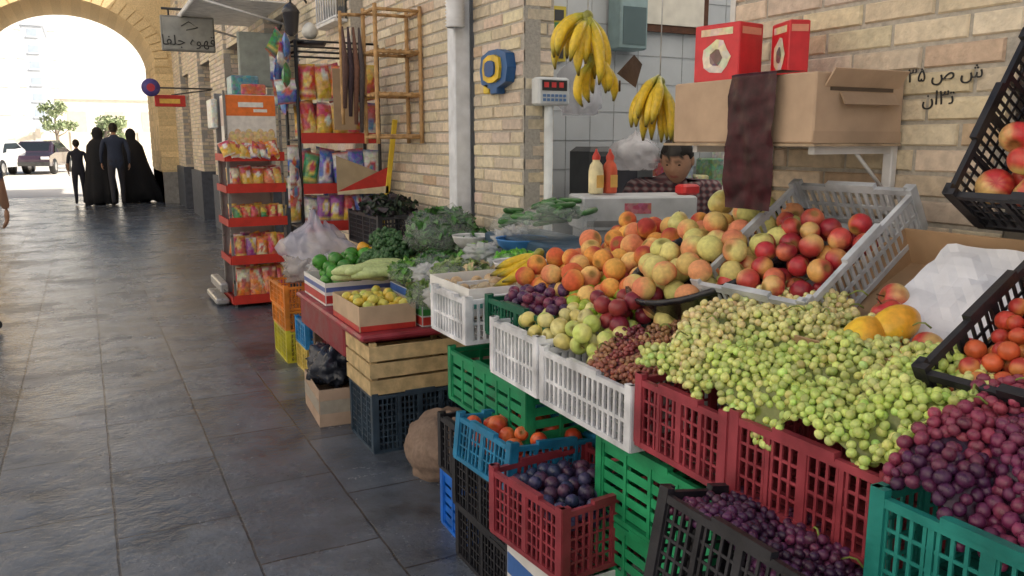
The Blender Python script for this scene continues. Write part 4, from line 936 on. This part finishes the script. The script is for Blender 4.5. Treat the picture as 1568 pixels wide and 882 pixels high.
crate(T(1.55,4.75,.74),.35,.6,.2,(.03,.03,.035))
leafb=MB(); leaves(leafb,(1.72,5.05,.98),(.18,.28,.08),500,.05,[(.05,.04,.05),(.03,.06,.03),(.02,.03,.02)],rng); leafb.build("dark_leafy_vegetables")
# ------------------------------------------------------------------ red display rack
mb=MB(); RX0,RX1,RY0,RY1=1.04,1.50,7.1,7.6; RR=(.60,.04,.025)
for x in (RX0,RX1-.02):
    for y in (RY0+.02,RY1): mb.box((x,y,0),(x+.02,y+.02,1.8),'metalm',(.3,.3,.3))
for z in (.06,.40,.72,1.0,1.26):
    mb.box((RX0-.005,RY0,z-.02),(RX1+.005,RY1+.03,z-.012),'paint',RR); mb.box((RX0-.006,RY0-.015,z-.03),(RX1+.006,RY0-.004,z+.045),'paint',RR); mb.box((RX0-.018,RY0-.004,z-.03),(RX0-.006,RY1+.03,z+.03),'paint',np.array(RR)*.8)
mb.box((RX0,RY1+.021,0),(RX1,RY1+.03,1.8),'paint',(.35,.35,.36))
mb.bbox((RX0-.14,RY0+.1,.02),(RX0-.03,RY1+.2,.07),'metalm',(.5,.5,.5)); mb.bbox((RX0-.10,RY0+.1,.12),(RX0-.03,RY1+.2,.2),'metalm',(.5,.5,.5))
mb.build("red_display_rack")
rng=np.random.default_rng(17); mb=MB()
for zi,(z,hh,nn,pal) in enumerate(((.06,.16,5,[0,4,6]),(.06,.26,4,[6,0]),(.40,.2,5,[0,5,6]),(.72,.13,6,[0,3,0]),(1.0,.17,5,[1,4,6]))):
    for row in range(3):
        for k in range(nn):
            c=PC[pal[rng.integers(len(pal))]]; ww=.44/nn
            pouch(mb,T(RX0+.03+ww*(k+.5),RY0+.05+row*.12,z+hh*.5+.02*rng.random())@Rz(rng.normal()*14)@Ry(rng.normal()*7)@Rx(-12),ww*1.05,hh,.05,*c,rng)
for k in range(14):
    c=PC[[1,4,6,1][rng.integers(4)]]; pouch(mb,T(RX0+.03*k,RY0+.01*rng.normal(),1.31+.03*rng.random())@Rz(rng.normal()*25)@Ry(rng.normal()*20)@Rx(-30),.10,.14,.05,*c,rng)
mb.build("snack_packets")
mb=MB(); mb.M=T(1.06,7.13,1.27)
mb.bbox((0,0,0),(.40,.30,.50),'print',(.76,.74,.70),bv=.004); mb.box((.002,-.002,.33),(.398,0,.496),'print',(.82,.20,.04)); mb.box((.10,-.004,.40),(.30,-.002,.44),'print',(.8,.8,.78)); mb.box((.22,-.004,.36),(.33,-.002,.385),'print',(.8,.8,.78)); mb.box((.002,-.002,.02),(.398,0,.15),'pack',(.72,.48,.14))
mb.box((-.002,.01,.25),(0,.29,.48),'print',(.65,.5,.45))
for k in range(8): mb.add(TP['plum'][0]*np.array([.03,.001,.045]),TP['plum'][1],'pack',(.75,.55,.25),True,T(.04+.045*k,-.0025,.16+.02*(k%2)))
mb.build("noodle_carton")
mb=MB(); mb.bbox((1.13,7.2,1.772),(1.35,7.45,1.93),'pack',(.05,.25,.3)); mb.bbox((1.2,7.18,1.772),(1.40,7.19+.2,1.86),'pack',(.6,.1,.05)); mb.bbox((1.0,7.5,1.5),(1.05,7.8,1.75),'pack',(.7,.7,.65)); mb.build("stacked_packages")
mb=MB(); BX0,BX1,BY=1.30,1.86,5.62
for x in (BX0,BX1): mb.tube([(x,BY,.3),(x,BY,2.05)],.012,'paint',(.02,.02,.02),8); mb.tube([(x,BY+.35,.3),(x,BY+.35,2.05)],.012,'paint',(.02,.02,.02),8)
for z in (.80,1.06,1.40,1.98,2.05): mb.tube([(BX0,BY,z),(BX1,BY,z)],.008,'paint',(.02,.02,.02),6); mb.tube([(BX0,BY+.35,z),(BX1,BY+.35,z)],.008,'paint',(.02,.02,.02),6); mb.tube([(BX0,BY,z),(BX0,BY+.35,z)],.008,'paint',(.02,.02,.02),6)
for z in (.80,1.06,1.40): mb.box((BX0,BY+.01,z-.005),(BX1,BY+.34,z),'paint',(.05,.05,.05)); mb.box((BX0+.01,BY-.02,z-.02),(BX1-.01,BY-.012,z+.05),'paint',(.55,.04,.03))
mb.build("black_snack_stand")
mb=MB()
for z,hh,nn,pal in ((.80,.22,6,[5,1,4,2]),(1.06,.26,5,[2,2,3,4]),(1.40,.24,5,[0,4,1]),(1.66,.24,5,[0,1,4,6])):
    for row in range(2):
        for k in range(nn):
            ww=.54/nn; c=PC[pal[rng.integers(len(pal))]]; pouch(mb,T(BX0+.02+ww*(k+.5),BY+.03+row*.13,z+hh*.52+.02*rng.random())@Rz(rng.normal()*12)@Ry(rng.normal()*7)@Rx(-6),ww*1.15,hh,.06,*c,rng)
for k in range(12): pouch(mb,T(1.20+.05*rng.random(),5.62+.1*(k%3),2.0-.07*(k//2)+.03*rng.random())@Rz(50+rng.normal()*25)@Ry(rng.normal()*10),.16,.18,.05,*PC[[2,3,2,4,2][k%5]],rng)
for k in range(4): pouch(mb,T(1.25,5.6,1.28-.11*k)@Rz(40+rng.normal()*15),.12,.2,.04,*PC[[2,4,4,1][k]],rng)
mb.build("snack_bags")
mb=MB(); mb.box((1.51,5.50,1.47),(1.66,5.51,1.87),'card',(.42,.30,.19)); mb.add([(1.50,5.46,1.06),(1.86,5.46,1.06),(1.86,5.46,1.16),(1.50,5.46,1.30)],[(0,1,2,3)],'card',(.45,.35,.22)); mb.add([(1.50,5.455,1.06),(1.86,5.455,1.06),(1.86,5.455,1.22)],[(0,1,2)],'print',(.55,.04,.03)); mb.add([(1.50,5.45,1.04),(1.86,5.45,1.04),(1.86,5.45,1.09),(1.50,5.45,1.06)],[(0,1,2,3)],'print',(.7,.6,.4)); mb.build("cardboard_display_panel")
mb=MB(); mb.bbox((0,0,0),(.035,.02,.75),'paint',(.78,.55,.04),T(1.80,5.45,.80)@Ry(8),bv=.003); mb.box((1.6,5.5,.82),(1.85,5.52,.92),'print',(.03,.08,.4)); mb.build("yellow_sign_post")
mb=MB(); mb.add(TP['pear'][0]*.055,TP['pear'][1],'plastic',(.75,.75,.7),True,T(1.42,5.7,2.12)); mb.lathe([(.01,0),(.1,.0),(.11,.02),(.02,.03)],'plastic',(.03,.03,.04),16,T(1.42,5.7,2.03)); mb.build("hanging_scale_pan")
mb=MB(); BB=(.50,.30,.13)
def bam(a,b,r=.011): 
    a=np.array(a);b=np.array(b); n=max(3,int(np.linalg.norm(b-a)/.06)); P=[];R=[]
    for i in range(n+1):
        t=i/n; P.append(a+(b-a)*t); R.append(r)
        if 0<i<n: P.append(a+(b-a)*(t+.01)); R.append(r*1.25); P.append(a+(b-a)*(t+.02)); R.append(r)
    mb.tube(P,R,'wood',BB,7)
for x in (1.64,1.93):
    for y in (4.98,5.22): bam((x,y,1.38),(x,y,2.22),.013)
for z in (1.42,1.68,1.94,2.19):
    for y in (4.98,5.22): bam((1.64,y,z),(1.93,y,z))
    for x in (1.64,1.93): bam((x,4.98,z),(x,5.22,z))
    if z<2.1:
        for k in range(8): bam((1.66+k*.036,4.98,z+.014),(1.66+k*.036,5.22,z+.014),.006)
bam((1.5,5.25,1.5),(1.5,5.25,2.2)); bam((1.5,5.25,2.18),(1.64,5.22,2.18))
mb.build("bamboo_shelf")
mb=MB()
for k in range(4): mb.tube([(1.50+.035*k,5.2,2.1),(1.51+.035*k,5.19,1.85),(1.50+.035*k,5.2,1.6-.05*k)],[.006,.022,.012],'cloth',[(.12,.07,.06),(.06,.04,.05),(.2,.1,.07),(.1,.08,.08)][k],7)
mb.build("hanging_dried_strings")
# ------------------------------------------------------------------ signs, lantern, awning
sg=empty("hanging_shop_sign")
mb=MB(); mb.bbox((.86,10,2.37),(1.42,10.04,2.75),'paint',(.24,.24,.22),bv=.01); mb.bbox((.88,9.995,2.39),(1.40,10.0,2.73),'paint',(.36,.36,.33),bv=.002)
mb.tube([(.95,10.02,2.75),(.95,10.02,2.82)],.01,'paint',(.03,.03,.03)); mb.tube([(.88,10.02,2.82),(1.95,10.02,2.82)],.014,'paint',(.03,.03,.03)); 
mb.tube([(1.07,9.99,2.64),(1.15,9.985,2.69),(1.24,9.985,2.63),(1.12,9.985,2.60)],.006,'paint',(.08,.08,.08),5); mb.build("board",sg)
FY=np.eye(4); FY[:3,:3]=np.array([[1,0,0],[0,0,-1],[0,1,0]]).astype(float)
text("lettering","\ufe8e\ufed4\ufee0\ufe9f \ufee9\ufeee\ufeec\ufed7",.15,T(1.14,9.99,2.48)@FY,(.04,.04,.04),.002,sg)
mb=MB(); mb.lathe([(.001,0),(.13,0),(.135,.01),(.135,.03),(.001,.03)],'paint',(.08,.06,.25),24,T(1.0,14,2.2)@Rx(90)); mb.lathe([(.001,.031),(.06,.031)],'print',(.5,.04,.06),20,T(1.0,14,2.2)@Rx(90)); mb.tube([(1.0,14,2.2),(1.95,14,2.2)],.012,'paint',(.05,.05,.05)); mb.build("round_sign")
mb=MB(); mb.bbox((1.05,14.1,1.92),(1.5,14.14,2.1),'print',(.55,.04,.03)); mb.box((1.12,14.095,1.97),(1.42,14.1,2.04),'print',(.8,.5,.1)); mb.tube([(1.3,14.12,2.1),(1.95,14.12,2.2)],.01,'paint',(.05,.05,.05)); mb.build("red_sign")
mb=MB(); mb.bbox((1.50,9.0,1.95),(1.93,9.08,2.5),'paint',(.30,.33,.30)); mb.tube([(1.9,9.04,2.5),(1.95,9.04,2.6)],.02,'paint',(.1,.1,.1)); mb.build("metal_sign_box")
mb=MB()
for k in range(14): mb.bbox((1.05,8.7+.14*k,2.76),(1.94,8.82+.14*k,2.775),'paint',(.78,.78,.76),bv=.003)
mb.tube([(1.10,8.7,2.75),(1.94,8.7,2.55)],.012,'paint',(.6,.6,.6)); mb.tube([(1.10,10.4,2.75),(1.94,10.4,2.55)],.012,'paint',(.6,.6,.6)); mb.tube([(1.07,8.7,2.75),(1.07,10.65,2.75)],.02,'paint',(.75,.75,.75)); mb.build("shop_awning")
mb=MB(); mb.M=T(1.80,7.9,2.35); mb.lathe([(.02,0),(.06,.03),(.08,.2),(.09,.21),(.05,.27),(.01,.3)],'glassy',(.05,.05,.06),8); mb.tube([(0,0,.28),(0,0,.36),(.1,0,.38),(.15,0,.3)],.01,'paint',(.02,.02,.02)); mb.build("wall_lantern")
mb=MB(); mb.M=T(1.845,6.25,2.30)
mb.box((-.10,.0,-.02),(0,.6,.0),'paint',(.7,.7,.7))
for k in range(9): mb.tube([(-.08,.02+k*.07,.0),(-.08,.02+k*.07,.6)],.008,'paint',(.75,.76,.78),5)
mb.tube([(-.08,0,0.02),(-.08,.6,.02)],.01,'paint',(.75,.76,.78),5); mb.box((-.012,.02,.0),(-.002,.6,.6),'glassy',(.05,.06,.07)); mb.build("window_grille")
